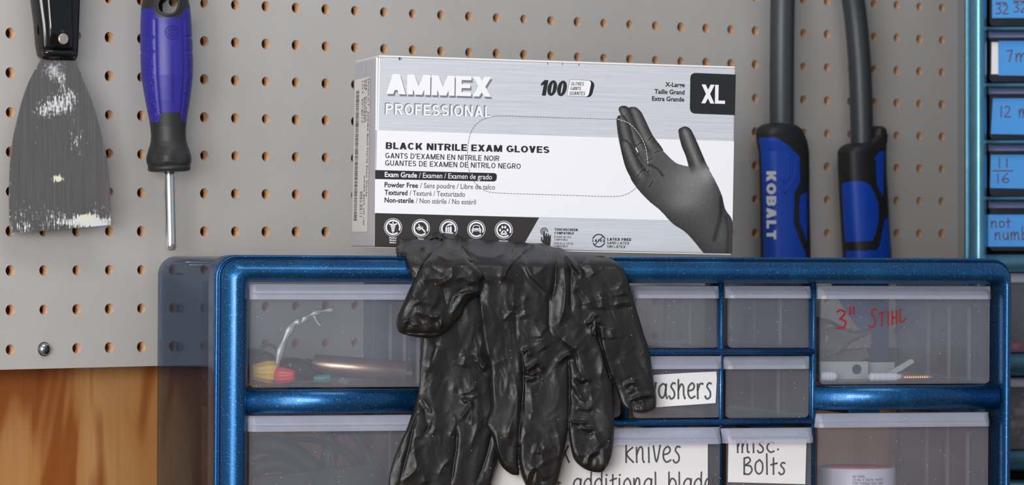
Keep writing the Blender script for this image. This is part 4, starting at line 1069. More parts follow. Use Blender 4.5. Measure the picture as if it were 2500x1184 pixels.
for P_, base, axis_, hl in ((f5_, 52, c6([(85, 150), (110, 300), (190, 520)]), 0), (f2_, 62, c6([(130, 90), (200, 260), (290, 420)]), 26), (f1_, 66, c6([(210, 90), (290, 280), (370, 400)]), 26),
                            (f3_, 58, c6([(120, 150), (170, 330), (260, 480)]), 26), (f4_, 56, c6([(150, 330), (210, 480), (290, 600)]), 34), (thumb, 60, c6([(580, 240), (640, 400), (690, 520)]), 46)):
    d_ = sdf_poly(hx, hy, P_); D_, T_, S_ = seg_dist(hx, hy, sp(axis_))
    tn = base - 12 + (hl + 22) * np.exp(-((D_ - S_ * 3) / 8.0) ** 2) - 34 * np.exp(-np.abs(d_) / 3.2)
    blend = np.clip((T_ - .74) / .26, 0, 1) if P_ is not f5_ else np.clip((T_ - .8) / .2, 0, 1)
    tn = np.where(inside, tn * (1 - blend) + tp0 * blend, tn); tone = np.where(d_ < 0, tn, tone); inside |= d_ < 0
for P_ in ([(300, 305), (325, 280), (338, 268)], [(350, 395), (380, 380), (410, 372)], [(215, 345), (240, 325), (258, 318)], [(290, 450), (320, 440), (335, 428)], [(225, 565), (255, 525), (290, 505)], [(260, 515), (300, 530), (310, 520)], [(310, 640), (330, 610), (338, 590)], [(190, 385), (215, 420), (235, 400)]):
    D_, T_, S_ = seg_dist(hx, hy, sp(c6(P_))); tone = tone - 40 * np.exp(-(D_ / 1.5) ** 2) + 14 * np.exp(-((D_ - 3.5) / 1.6) ** 2)
dall = np.minimum.reduce([sdf_poly(hx, hy, q) for q in (palm, thumb, f1_, f2_, f3_, f4_, f5_)])
tone = np.where(np.isnan(tone), 60, tone) + 5 * pnoise(hx, hy, 7, 3)
keep = (dall < 1.0) & (hx < 1790.0 - (hy - 165) * .0145 + 6) & (hy < 622)
gy_, gx_ = np.gradient(dall, 1.4); push = np.where(dall > 0, dall, 0)
hxx, hyy = hx - push * gx_, hy - push * gy_
hxx = np.minimum(hxx, 1796.5 - (hyy - 163) * .0195)
X3, Z3 = BX.atn(hxx, hyy, y2 - .00005); Z3 = np.maximum(Z3, .0008)
idx = -np.ones(hx.shape, int); idx[keep] = np.arange(keep.sum())
fq = []; 
for r_ in range(hx.shape[0] - 1):
    for c_ in range(hx.shape[1] - 1):
        q_ = (idx[r_, c_], idx[r_ + 1, c_], idx[r_ + 1, c_ + 1], idx[r_, c_ + 1])
        if min(q_) >= 0: fq.append(q_)
me = bpy.data.meshes.new('glove_picture'); me.from_pydata(np.stack([X3[keep], np.full(keep.sum(), y2 - .00005), Z3[keep]], 1).tolist(), [], fq)
ca = me.color_attributes.new('print', 'FLOAT_COLOR', 'POINT'); tv = np.clip(tone[keep], 24, 180) / 255.; tv = ((tv + .055) / 1.055) ** 2.4
ca.data.foreach_set('color', np.stack([tv, tv * .985, tv * .97, np.ones_like(tv)], 1).reshape(-1))
m = M['picture'] = mat('printed glove picture', gray(.1), .45); nt, b = nodes(m); at_ = nt.nodes.new('ShaderNodeAttribute'); at_.attribute_name = 'print'; nt.links.new(at_.outputs['Color'], b.inputs['Base Color'])
me.materials.append(m); o = bpy.data.objects.new('glove_picture', me); COL.objects.link(o); o.parent = box

# ------------------------------------------------------------------ black nitrile gloves hanging over the cabinet's edge
def ss(t): t = np.clip(t, 0, 1); return t * t * (3 - 2 * t)


def ridged(X, Y, sx, sy, seed, warp=14.0):
    wx = pnoise(X, Y, 55, seed + 1) * warp * 2; wy = pnoise(X, Y, 60, seed + 2) * warp * 2
    n_ = pnoise((X + wx) / sx * 20, (Y + wy) / sy * 20, 20, seed)
    return (1 - np.minimum(1, np.abs(n_) * 2.2)) ** 1.5


_z = np.linspace(-.03, .03, 601)
_c = np.interp(_z, [-.012, -.0062, -.003, 0, .004, .0085, .0125], [-.0098, -.0082, -.0045, .0045, .018, .033, .041])
_c = np.convolve(np.pad(_c, 15, 'edge'), np.ones(31) / 31, 'valid')


def drape(z): return np.interp(z, _z, _c)


def clear(z): return np.interp(z, [-.012, -.008, -.005, -.0035, -.001, 0], [-.0066, -.0066, -.0055, -.0032, -.0008, .002])


def glove_layer(name, parent, poly, off, H, Rpx, strokes, seed, namp, fine=.0004, step=1.6, wedge=.0425, ovals=()):
    P = sp(poly, 5, True); A = np.array(P)
    gx, gy = np.meshgrid(np.arange(A[:, 0].min() - 4, A[:, 0].max() + 5, step), np.arange(A[:, 1].min() - 4, A[:, 1].max() + 5, step))
    d = sdf_poly(gx, gy, P)
    ddy, ddx = np.gradient(d, step); push = np.where(d > 0, d, 0)
    keep = d < step * .95
    X, Y = gx - push * ddx, gy - push * ddy; din = np.maximum(0, -d)
    u = np.clip(din / (Rpx * .7), 0, 1); h = H * np.sqrt(np.maximum(0, 1 - (1 - u) ** 2))
    edge = np.clip(din / 7.0, 0, 1)
    def an(sx_, sy_, sd_, ang):
        ca_, sa_ = math.cos(ang), math.sin(ang); wx = pnoise(gx, gy, 90, sd_ + 1) * 22; return np.sqrt(pnoise((gx * ca_ + gy * sa_ + wx) / sx_ * 20, (gy * ca_ - gx * sa_) / sy_ * 20, 20, sd_) ** 2 + .0012)
    wr = namp * .75 * (1.7 * (.22 - an(62, 150, seed, .15)) + 1.1 * (an(48, 110, seed + 4, -.25) - .2) + .75 * (.2 - an(30, 64, seed + 7, .6)) * np.clip(pnoise(gx, gy, 80, seed + 8) * 3 + .3, 0, 1)) + namp * .9 * pnoise(gx, gy * .5, 70, seed + 9) + namp * .4 * (.2 - an(17, 34, seed + 15, -.5)) * np.clip(pnoise(gx, gy, 70, seed + 16) * 3, 0, 1) + fine * .08 * pnoise(gx, gy, 8, seed + 12)
    for kind, w_, amp, pts in strokes:
        D, T, S = seg_dist(gx, gy, sp(pts, 5)); tap = np.minimum(1, np.minimum(T * 5 + .15, (1 - T) * 5 + .05))
        Dr = np.sqrt(D * D + 1.0)
        if kind == 'V': wr = wr - amp * 1.0 * np.exp(-Dr / w_) * tap
        if kind == 'R': wr = wr + amp * .95 * np.exp(-Dr / (w_ * 1.2)) * tap
        if kind == 'S': wr = wr + amp * np.exp(-D / w_) * (np.tanh(S * D / 1.6) * .5 + .5) * tap
        if kind == 'T': wr = wr + amp * np.exp(-D / w_) * (np.tanh(-S * D / 1.6) * .5 + .5) * tap
        if kind == 'K': wr = wr + amp * .95 * (np.exp(-Dr / w_) - .5 * np.exp(-((D - w_ * 2.2) / (w_ * 1.2)) ** 2) * (.6 + .4 * S)) * tap
    h = np.maximum(h + wr * edge, .0003 * edge)
    _, z = CF.atn(X, Y, off)
    for _ in range(2):
        ym = drape(z) + (off + .0098) * (1 - ss((z + .004) / .014)) - .007 * ss((-z - .085) / .024)
        yf = ym - h * (1 + 1.9 * ss((z + .004) / .010))
        xx, z = CF.atn(X, Y, np.clip(yf, -.05, .05))
    yb = np.where(z > .0006, np.maximum(wedge, yf + .0006), np.minimum(ym + .0008, np.where(z > -.012, clear(z), 1)))
    yb = np.where(z > .0006, yb, np.maximum(yb, ym - .004)); yf = np.minimum(yf, yb - .0004)
    on = d > 0
    xb, zb2 = CF.atn(X, Y, yb); xb = np.where(z > -.004, xb, xx); zb2 = np.where(z > -.004, zb2, z)
    kb = keep; idx = -np.ones(gx.shape, int); n = int(kb.sum()); idx[kb] = np.arange(n)
    vf = np.stack([xx[kb], yf[kb], z[kb]], 1); vb = np.stack([xb[kb], yb[kb], zb2[kb]], 1)
    a_, b_, c_, e_ = idx[:-1, :-1], idx[1:, :-1], idx[1:, 1:], idx[:-1, 1:]
    ok = (a_ >= 0) & (b_ >= 0) & (c_ >= 0) & (e_ >= 0)
    Q = np.stack([a_[ok], b_[ok], c_[ok], e_[ok]], 1)
    # rim: edges that belong to one quad only
    ed = np.concatenate([Q[:, [0, 1]], Q[:, [1, 2]], Q[:, [2, 3]], Q[:, [3, 0]]]); key = np.sort(ed, 1); kk = key[:, 0].astype(np.int64) * n + key[:, 1]
    uq, inv_, cnt = np.unique(kk, return_inverse=True, return_counts=True); rim = ed[cnt[inv_] == 1]
    faces = np.concatenate([Q, (Q + n)[:, ::-1], np.stack([rim[:, 1], rim[:, 0], rim[:, 0] + n, rim[:, 1] + n], 1)])
    me = bpy.data.meshes.new(name); V = np.concatenate([vf, vb])
    me.vertices.add(len(V)); me.vertices.foreach_set('co', V.reshape(-1))
    me.loops.add(faces.size); me.loops.foreach_set('vertex_index', faces.reshape(-1).astype(np.int32))
    me.polygons.add(len(faces)); me.polygons.foreach_set('loop_start', np.arange(0, faces.size, 4, dtype=np.int32))
    me.polygons.foreach_set('use_smooth', np.ones(len(faces), bool)); me.update(calc_edges=True); me.validate()
    me.materials.append(M['glove']); o = bpy.data.objects.new(name, me); COL.objects.link(o); o.parent = parent
    return o


gb = (CWx * .30, -.002, -.02)
def gthing(label):
    return empty('nitrile_glove', CF.m, label, 'glove', 'black nitrile gloves over the cabinet edge')
gB = gthing('black nitrile glove hanging behind the other, its fingers cut by the bottom of the photo')
gA = gthing('front black nitrile glove draped over the cabinet edge with four fingers hanging')
c8 = lambda L: [(940 + x_ / 3.083, 800 + y_ / 3.083) for x_, y_ in L]
c7 = lambda L: [(1180 + x_ / 3.084, 800 + y_ / 3.084) for x_, y_ in L]
c6g = lambda L: [(1200 + x_ / 4.555, 570 + y_ / 4.555) for x_, y_ in L]
c5 = lambda L: [(960 + x_ / 3.947, 550 + y_ / 3.947) for x_, y_ in L]
back_poly = [(1010, 640), (1026, 700), (1029, 760), (1028.5, 823), (1026, 881), (1025, 930), (1020, 965), (1008, 1005), (995, 1043), (976, 1085), (961, 1122), (953, 1150), (949, 1184), (950, 1225), (960, 1262), (978, 1280), (1000, 1270),
             (1010, 1268), (1040, 1296), (1075, 1290), (1100, 1278), (1130, 1300), (1165, 1285), (1185, 1240), (1200, 1180), (1208, 1150), (1214, 1128), (1226, 1060), (1226, 900), (1215, 760), (1200, 680), (1180, 650), (1100, 630)]
back_str = [
    ('V', 4, .0030, c8([(245, 660), (205, 760), (180, 880), (150, 1000), (110, 1150)])),
    ('S', 10, .0016, c8([(240, 650), (205, 760), (160, 960), (100, 1180)])),
    ('K', 5, .0020, c8([(255, 525), (290, 550), (330, 600), (345, 690), (350, 760)])),
    ('R', 5, .0014, c8([(250, 640), (290, 600), (320, 585)])), ('R', 6, .0014, c8([(350, 580), (375, 640), (375, 740), (365, 800)])),
    ('V', 5, .0024, c8([(330, 620), (345, 700), (300, 800), (290, 830)])),
    ('V', 4, .0028, c8([(545, 730), (540, 900), (520, 1030), (500, 1184)])), ('T', 12, .0014, c8([(545, 720), (540, 900), (520, 1030), (500, 1184)])),
    ('K', 5, .0018, c8([(560, 690), (610, 630), (640, 570), (600, 550), (560, 548)])), ('R', 5, .0016, c8([(640, 565), (655, 600), (650, 660), (655, 740)])),
    ('R', 6, .0014, c8([(570, 545), (640, 530), (730, 495)])), ('R', 5, .0013, c8([(560, 500), (630, 480), (700, 440)])),
    ('R', 9, .0020, c8([(215, 850), (225, 960), (240, 1040), (200, 1100), (120, 1160)])), ('R', 8, .0014, c8([(240, 1050), (290, 1110), (310, 1184)])),
    ('V', 5, .0024, c8([(800, 800), (770, 950), (720, 1090), (680, 1184)])), ('R', 8, .0016, c8([(500, 640), (530, 700), (500, 800), (480, 830)])),
    ('R', 6, .0012, c8([(500, 980), (440, 1040), (400, 1120)])), ('R', 8, .0015, c8([(380, 120), (360, 200), (320, 340)])), ('V', 4, .0014, c8([(345, 90), (385, 130), (340, 280)])),
    ('R', 8, .0016, c8([(560, 190), (600, 220), (580, 300)])), ('R', 9, .0018, c8([(690, 170), (700, 260), (760, 330)])), ('V', 5, .0014, c8([(660, 200), (690, 280), (760, 370)])),
    ('R', 10, .0014, c8([(700, 620), (690, 760), (640, 900)]))]
glove_layer('glove_body', gB, back_poly, -.0052, .0026, 22, back_str, 21, .0009)

front_poly = c5([(400, 92), (330, 130), (270, 142), (200, 136), (120, 132), (65, 140), (62, 180), (30, 215), (28, 275), (55, 300), (108, 296), (125, 330), (150, 400), (172, 470), (195, 525)]) + \
    [(1040, 700), (1100, 705), (1150, 700), (1166, 716), (1169, 760), (1178, 830), (1184, 865), (1195.6, 888), (1199, 940), (1200, 985), (1195, 1010), (1187.5, 1033), (1194, 1048), (1204, 1066), (1212, 1105), (1226, 1138), (1245, 1156), (1258, 1160), (1267.5, 1157), (1264.5, 1124), (1266.5, 1090),
     (1267.5, 1118), (1274, 1160), (1284, 1184), (1296, 1210), (1322, 1222), (1346, 1210), (1360, 1180), (1371, 1140), (1378, 1101), (1385, 1055), (1388, 1030),
     (1392, 1076), (1400, 1114), (1410, 1131), (1428, 1145), (1450, 1152.5), (1471, 1152), (1481, 1141), (1489, 1126), (1496, 1098), (1499.5, 1046), (1499, 985), (1496, 940), (1494, 925),
     (1504, 945), (1516, 981), (1529, 998), (1546, 1004), (1563, 1009), (1584, 1006), (1601, 994), (1601.5, 962), (1595, 920), (1585, 855), (1573, 818), (1562, 781), (1551, 746), (1542, 713), (1529, 669), (1518, 651), (1503, 638), (1485, 629), (1452, 622.5),
     (1419, 617), (1389, 618), (1376, 611), (1367, 604.5), (1354, 604), (1336, 598), (1323, 593.5), (1305, 594), (1275, 592), (1251, 590.5), (1222, 590), (1188, 587), (1163, 584), (1140, 583), (1120, 584), (1090, 588)]
front_str = [
    ('V', 3, .0042, [(1266, 1095), (1268, 1040), (1276, 970), (1277, 900), (1272, 855)]), ('R', 8, .0020, [(1262, 1090), (1262, 1000), (1268, 920), (1262, 850)]),
    ('V', 3, .0042, [(1388, 1035), (1389.5, 990), (1390, 930), (1387, 882), (1380, 868)]),
    ('V', 3, .0046, [(1495, 935), (1482, 890), (1468, 842), (1459, 812), (1466, 795)]), ('S', 14, .0022, [(1497, 940), (1483, 890), (1469, 842), (1462, 815)]),
    # long folds from the top
    ('R', 8, .0030, c6g([(770, 180), (790, 240), (800, 350), (815, 480), (820, 650), (800, 850), (740, 1040)])), ('V', 6, .0028, c6g([(735, 250), (715, 400), (700, 600), (660, 760)])),
    ('V', 5, .0026, c6g([(870, 330), (885, 450), (880, 700), (890, 900)])),
    ('R', 6, .0032, c6g([(790, 190), (850, 260), (940, 370), (1010, 460), (1020, 495)])), ('V', 5, .0026, c6g([(780, 185), (830, 290), (900, 400), (985, 500)])), ('V', 5, .002, c6g([(870, 230), (960, 330), (1040, 430), (1035, 495)])),
    ('R', 9, .0018, c6g([(1050, 300), (1110, 380), (1160, 470)])), ('R', 14, .0020, c6g([(900, 470), (980, 620), (1080, 740), (1100, 850)])), ('V', 8, .0014, c6g([(930, 620), (1000, 740), (1000, 860)])),
    # creases to the left
    ('S', 14, .0022, c6g([(465, 115), (330, 245), (200, 380), (110, 540)])), ('V', 4, .0020, c6g([(465, 112), (390, 180), (325, 255)])),
    ('K', 5, .0016, c6g([(330, 260), (400, 380), (460, 480), (560, 580), (630, 670)])), ('T', 14, .0018, c6g([(235, 95), (235, 200), (200, 330), (120, 500), (90, 550)])),
    ('R', 8, .0014, c6g([(460, 460), (540, 420), (620, 310)])), ('V', 5, .0018, c6g([(635, 680), (640, 850), (640, 1050), (690, 1150)])),
    ('R', 12, .0016, c6g([(240, 570), (250, 700), (240, 850)])), ('V', 6, .0014, c6g([(265, 850), (270, 1000), (280, 1180)])), ('R', 6, .0014, c6g([(130, 970), (190, 900), (240, 860)])),
    ('R', 12, .0016, c6g([(390, 950), (360, 800), (400, 650)])), ('R', 8, .0016, c6g([(540, 1180), (560, 1100), (640, 1010)])), ('K', 6, .0013, c6g([(1360, 800), (1450, 770), (1560, 770)])),
    ('R', 10, .0014, c6g([(1410, 560), (1460, 650), (1470, 700)])), ('R', 10, .0014, c6g([(1190, 640), (1230, 760), (1240, 860)])),
    # knuckle bunches
    ('K', 4.5, .0024, c6g([(1040, 1000), (1110, 970), (1140, 920), (1200, 910)])), ('K', 4, .0022, c6g([(1170, 1180), (1150, 1080), (1160, 990), (1200, 985), (1240, 1030)])), ('R', 4, .0020, c6g([(1130, 1150), (1120, 1060), (1150, 980), (1190, 940)])),
    ('R', 4, .0018, c6g([(1250, 1040), (1230, 1100), (1250, 1180)])), ('R', 8, .0014, c6g([(1310, 1060), (1340, 1130), (1350, 1180)])),
    ('K', 5, .0026, c7([(300, 190), (330, 160), (350, 185), (330, 220)])), ('K', 5, .0028, c7([(300, 330), (370, 290), (400, 262), (440, 290), (440, 340)])), ('K', 4, .0020, c7([(320, 335), (360, 350), (400, 330)])), ('K', 4, .0018, c7([(320, 380), (360, 385), (400, 365)])),
    ('R', 9, .0020, c7([(420, 90), (450, 130), (470, 160)])), ('R', 12, .0018, c7([(345, 430), (370, 560), (350, 700)])), ('R', 12, .0020, c7([(230, 350), (255, 480), (240, 620), (200, 760), (190, 900)])), ('V', 7, .0018, c7([(270, 330), (275, 500), (300, 640), (270, 800)])),
    ('K', 6, .0030, c7([(560, 270), (610, 215), (680, 192)])), ('V', 4, .0026, c7([(560, 80), (620, 130), (690, 195), (700, 270), (740, 360)])), ('R', 7, .0020, c7([(590, 90), (660, 140), (700, 180)])), ('R', 5, .0022, c7([(700, 360), (760, 375), (820, 400)])), ('K', 4, .0020, c7([(700, 370), (740, 400), (770, 380)])),
    ('K', 5, .0018, c7([(690, 420), (710, 480), (760, 560)])), ('R', 12, .0016, c7([(800, 440), (820, 540), (800, 620)])), ('K', 5, .0018, c7([(700, 595), (760, 610), (820, 600)])), ('K', 4, .0022, c7([(655, 705), (730, 715), (790, 710)])), ('K', 5, .0024, c7([(720, 735), (780, 760), (830, 765)])),
    ('R', 9, .0018, c7([(830, 780), (860, 850), (900, 900)])), ('K', 5, .0020, c7([(780, 1050), (790, 980), (830, 940), (880, 930)])), ('R', 6, .0014, c7([(690, 950), (760, 960), (830, 920)])), ('K', 5, .0018, c7([(900, 1060), (905, 990), (900, 900)])),
    ('K', 5, .0022, c7([(1060, 440), (1110, 410), (1160, 410)])), ('K', 5, .0026, c7([(1110, 540), (1180, 515), (1290, 500)])), ('V', 4, .002, c7([(1125, 540), (1125, 600), (1140, 630)])), ('R', 6, .0018, c7([(1095, 500), (1130, 440), (1165, 420)])), ('R', 16, .0014, c7([(1180, 580), (1220, 570)])),
    ('R', 9, .0020, c7([(320, 1180), (350, 1090), (400, 1030)])), ('R', 9, .0020, c7([(400, 1030), (440, 1090), (470, 1150)])), ('K', 5, .0016, c7([(380, 960), (400, 900), (420, 960)])), ('V', 7, .0016, c7([(360, 1180), (400, 1080), (440, 1180)])),
    ('R', 9, .0016, c7([(560, 780), (580, 900), (560, 1000)])), ('R', 10, .0014, c7([(480, 880), (440, 950), (470, 1040)])), ('R', 7, .0016, c7([(30, 120), (45, 260), (60, 420), (50, 600)])), ('R', 9, .0020, c7([(60, 780), (110, 900), (160, 1010), (250, 1070)])),
    ('R', 12, .0014, c7([(1020, 230), (1060, 330), (1100, 400)])), ('R', 12, .0014, c7([(880, 120), (900, 250), (880, 400)])),
    # upper left flap and folds
    ('V', 4, .0026, c5([(300, 200), (250, 300), (290, 360), (300, 400)])), ('S', 12, .0018, c5([(380, 240), (300, 350), (230, 480)])), ('V', 5, .002, c5([(650, 180), (680, 240), (760, 340)])), ('R', 10, .0018, c5([(680, 200), (800, 290), (960, 310), (1100, 250)])),
    ('R', 9, .0016, c5([(1040, 540), (1080, 420), (1150, 270)])), ('K', 6, .0016, c5([(800, 640), (830, 560), (880, 500), (940, 570)])), ('R', 8, .002, c5([(810, 700), (840, 800), (860, 880), (830, 960), (850, 1060), (885, 1180)]))]
glove_layer('glove_body', gA, front_poly, -.0098, .0034, 20, front_str, 5, .0010)
thumb_poly = c5([(385, 225), (320, 330), (250, 445), (205, 530), (150, 640), (108, 735), (70, 820), (45, 875), (35, 940), (45, 1000), (62, 1032), (110, 1052), (180, 1070), (260, 1083), (330, 1086), (400, 1075), (470, 1053), (540, 1000), (600, 930), (655, 870), (680, 800), (725, 738), (780, 700), (845, 645),
                 (838, 560), (880, 498), (860, 450), (800, 390), (760, 345), (720, 290), (680, 230), (655, 150), (600, 110), (530, 105), (470, 125), (430, 180)])
thumb_str = [('K', 6, .0016, c5([(250, 830), (330, 860), (400, 890), (470, 860), (460, 960), (440, 1030)])), ('K', 6, .0018, c5([(250, 810), (310, 900), (360, 960), (380, 1020)])), ('R', 6, .0018, c5([(60, 940), (130, 920), (200, 960), (270, 940)])),
             ('K', 5, .0016, c5([(90, 1000), (110, 940), (160, 900)])), ('R', 6, .0018, c5([(350, 900), (400, 870), (440, 900), (470, 1000)])), ('R', 12, .0020, c5([(230, 760), (330, 740), (420, 790)])), ('S', 12, .0018, c5([(560, 800), (570, 720), (620, 660), (740, 640), (840, 620)])),
             ('K', 7, .0016, c5([(420, 290), (500, 320), (560, 360)])), ('R', 10, .0020, c5([(250, 530), (350, 520), (450, 510), (540, 480)])), ('V', 8, .0018, c5([(480, 560), (500, 700), (520, 780)])), ('R', 12, .0022, c5([(560, 360), (570, 460), (540, 520), (450, 560)])),
             ('V', 7, .0016, c5([(330, 350), (400, 420), (500, 480)])), ('R', 10, .0016, c5([(300, 640), (360, 680), (460, 700)])), ('K', 6, .0016, c5([(800, 640), (700, 660), (640, 740), (560, 860)])), ('V', 4, .0020, c5([(60, 1032), (180, 1036), (330, 1040), (460, 1035)])),
             ('R', 9, .0018, c5([(160, 640), (220, 700), (260, 760)])), ('K', 6, .0014, c5([(600, 520), (680, 500), (740, 540), (820, 540)])), ('R', 8, .0016, c5([(660, 260), (720, 380), (800, 480)]))]
glove_layer('folded_thumb', gA, thumb_poly, -.0150, .0052, 34, thumb_str, 33, .0013, .0005)
cuff_poly = c5([(330, 135), (345, 105), (370, 88), (400, 72), (450, 70), (500, 74), (560, 80), (600, 88), (630, 100), (655, 130), (668, 190), (700, 250), (765, 345), (700, 330), (620, 260), (520, 200), (440, 190), (400, 215), (370, 190)])
cuff_str = [('K', 3, .0022, c5([(350, 130), (400, 120), (460, 110)])), ('K', 3, .0022, c5([(380, 160), (430, 150), (470, 120)])), ('R', 5, .0022, c5([(470, 80), (540, 130), (620, 120)])), ('V', 4, .0022, c5([(600, 110), (650, 190), (700, 280)])), ('R', 5, .002, c5([(560, 150), (620, 210), (680, 300)]))]
glove_layer('rolled_cuff', gA, cuff_poly, -.0170, .0036, 14, cuff_str, 41, .0012, .0006, 1.6)

# ------------------------------------------------------------------ putty knife
PK = Frame(ray(26, 569, 2.424), 32.0)
pk = empty('putty_knife', PK.m, 'paint-smeared putty knife with black handle hanging at the far left', 'scraper')
blade = sp([(103, 139), (95, 152), (86, 168), (76, 188), (64, 215), (54, 245), (45, 280), (36, 318), (29, 360), (25, 400), (23.5, 440), (23, 500), (24, 540), (26, 569)], 4) + sp([(26, 569), (90, 565), (150, 559.5), (215, 554), (270, 548.5)], 4)[1:] + \
    sp([(270, 548.5), (270.5, 500), (266, 430), (261, 385), (250, 340), (239, 298), (226, 256), (213, 222), (200, 194), (190, 168), (184, 146)], 4)[1:]
bx_, by_ = np.meshgrid(np.arange(20, 274, 1.5), np.arange(136, 573, 1.5)); d = sdf_poly(bx_, by_, blade)
dy_, dx_ = np.gradient(d, 1.5); push = np.where(d > 0, d, 0); keep = d < 1.4; xq, yq = bx_ - push * dx_, by_ - push * dy_
XX, ZZ = PK.atn(xq, yq, 0.0)
def blob(cx_, cy_, rx, ry): return np.exp(-(((bx_ - cx_) / rx) ** 2 + ((by_ - cy_) / ry) ** 2))
str_ = pnoise(bx_ * 3.2, by_ * .35, 9, 3) * .7 + pnoise(bx_ * 1.2, by_ * .8, 6, 8) * .5
pm_ = blob(128, 172, 26, 26) * .5 + blob(150, 195, 16, 22) * .5 + blob(140, 255, 42, 34) * .62 + blob(175, 235, 22, 26) * .4 + blob(185, 340, 30, 52) * .45 + blob(100, 275, 30, 30) * .35 + blob(85, 335, 22, 30) * .3 + blob(140, 436, 14, 10) * .9 + \
    blob(50, 520, 30, 60) * .3 + blob(240, 520, 30, 40) * .42 + blob(60, 555, 70, 12) * .25 + blob(110, 450, 80, 60) * .14 + np.exp(-np.abs(d) / 5) * .28 + blob(205, 545, 90, 12) * .75 + blob(130, 520, 60, 22) * .4 + blob(208, 532, 22, 10) * .9
msk = np.clip((pm_ + str_ * .42 - .44) * 3.0, 0, 1) ** 1.2
msk = np.maximum(msk, np.clip(blob(128, 172, 30, 30) * 1.6 - .9 + pnoise(bx_, by_, 7, 5) * .8, 0, 1) * .8)
n = int(keep.sum()); idx = -np.ones(bx_.shape, int); idx[keep] = np.arange(n)
a_, b_, c_, e_ = idx[:-1, :-1], idx[1:, :-1], idx[1:, 1:], idx[:-1, 1:]; ok = (a_ >= 0) & (b_ >= 0) & (c_ >= 0) & (e_ >= 0); Q = np.stack([a_[ok], b_[ok], c_[ok], e_[ok]], 1)
bow = -.0012 * np.clip(1 - ((bx_ - 145) / 125) ** 2, 0, 1)
vf = np.stack([XX[keep], (bow - msk * .00025)[keep], ZZ[keep]], 1); vb = vf.copy(); vb[:, 1] = bow[keep] + .0010
ed = np.concatenate([Q[:, [0, 1]], Q[:, [1, 2]], Q[:, [2, 3]], Q[:, [3, 0]]]); key = np.sort(ed, 1); kk = key[:, 0].astype(np.int64) * n + key[:, 1]
uq, inv_, cnt = np.unique(kk, return_inverse=True, return_counts=True); rim = ed[cnt[inv_] == 1]
faces = np.concatenate([Q, (Q + n)[:, ::-1], np.stack([rim[:, 1], rim[:, 0], rim[:, 0] + n, rim[:, 1] + n], 1)])
me = bpy.data.meshes.new('blade'); me.from_pydata(np.concatenate([vf, vb]).tolist(), [], faces.tolist())
ca = me.color_attributes.new('paint', 'FLOAT_COLOR', 'POINT'); mv = np.concatenate([msk[keep], msk[keep] * 0]); yl = np.concatenate([blob(208, 532, 24, 10)[keep] + blob(142, 436, 14, 10)[keep], msk[keep] * 0])
ca.data.foreach_set('color', np.stack([mv, np.clip(yl, 0, 1), mv, np.ones_like(mv)], 1).reshape(-1))
m = M['blade'] = mat('scuffed steel blade with dried paint', rgb(150, 142, 136), .3, 1.0); nt, b = nodes(m)
at_ = nt.nodes.new('ShaderNodeAttribute'); at_.attribute_name = 'paint'; se = nt.nodes.new('ShaderNodeSeparateColor'); nt.links.new(at_.outputs['Color'], se.inputs[0])
v = coord(nt, (900, 900, 25)); scr = noise(nt, v, 1.0, 4, .7); base_ = ramp(nt, scr, [(.3, rgb(150, 140, 133)), (.55, rgb(164, 154, 147)), (.75, rgb(184, 176, 170))])
pc_ = mixc(nt, se.outputs[1], rgb(222, 224, 230), rgb(232, 228, 200)); nt.links.new(mixc(nt, se.outputs[0], base_, pc_), b.inputs['Base Color'])
nt.links.new(math_node(nt, 'SUBTRACT', 1.0, se.outputs[0]), b.inputs['Metallic']); nt.links.new(math_node(nt, 'ADD', math_node(nt, 'MULTIPLY', se.outputs[0], .4), .27), b.inputs['Roughness'])
me.materials.append(m); o = bpy.data.objects.new('blade', me); COL.objects.link(o); o.parent = pk
# handle: rounded slab with a raised face
def slab(rows, y0, dep, fr, n=20, pw=3.0, mid=None):
    """rows: (py, px left, px right, depth factor); superellipse sections"""
    L = []
    for py, xl, xr, df in rows:
        (xa, z), (xb, _) = fr.at(xl, py, y0), fr.at(xr, py, y0); cx_, rx = (xa + xb) / 2, (xb - xa) / 2; l = []
        for k in range(n):
            t = 2 * math.pi * k / n; c_, s_ = math.cos(t), math.sin(t)
            l.append((cx_ + rx * math.copysign(abs(c_) ** (2 / pw), c_), y0 + dep * df * math.copysign(abs(s_) ** (2 / pw), s_), z))
        L.append(l)
    return L
mb = MB(); L = slab([(-160, 70, 205, .5), (-150, 62, 212, .9), (-60, 72, 200, 1), (0, 80, 189, 1), (60, 88, 187, 1), (110, 92, 185, 1), (135, 96, 184, .9), (143, 100, 183, .6), (147, 108, 180, .3)], .001, .0085, PK, 32, 4.0)
mb.loops(L, 0, cap0=True, cap1=True); hd = fix_normals(mb.build('handle', 'shiny_black', pk))
mb = MB(); L = slab([(-140, 95, 180, .6), (0, 112, 175, 1), (60, 116, 176, 1), (112, 118, 178, 1), (120, 122, 176, .4)], -.0068, .0030, PK, 24, 3.0); mb.loops(L, 0, cap0=True, cap1=True); fix_normals(mb.build('handle_ridge', 'shiny_black', hd))
mb = MB(); L = slab([(118, 104, 183, .4), (124, 102, 185, 1), (134, 104, 184, 1), (140, 112, 181, .5)], -.0045, .0050, PK, 24, 3.0); mb.loops(L, 0, cap0=True, cap1=True); fix_normals(mb.build('handle_lip', 'shiny_black', hd))
x_, z_ = PK.at(154.5, 95, -.010); mb = MB(); mb.lathe([(.0036, .0), (.0036, -.0011), (.0030, -.0016)], (x_, -.0093, z_), 'y', 28); fix_normals(mb.build('rivet', 'rivet', pk))
x_, z_ = PK.at(153, 76, -.010); mb = MB(); mb.lathe([(.0013, .0), (.0011, -.0005)], (x_, -.0095, z_), 'y', 12); fix_normals(mb.build('moulding_dot', 'rubber', hd))

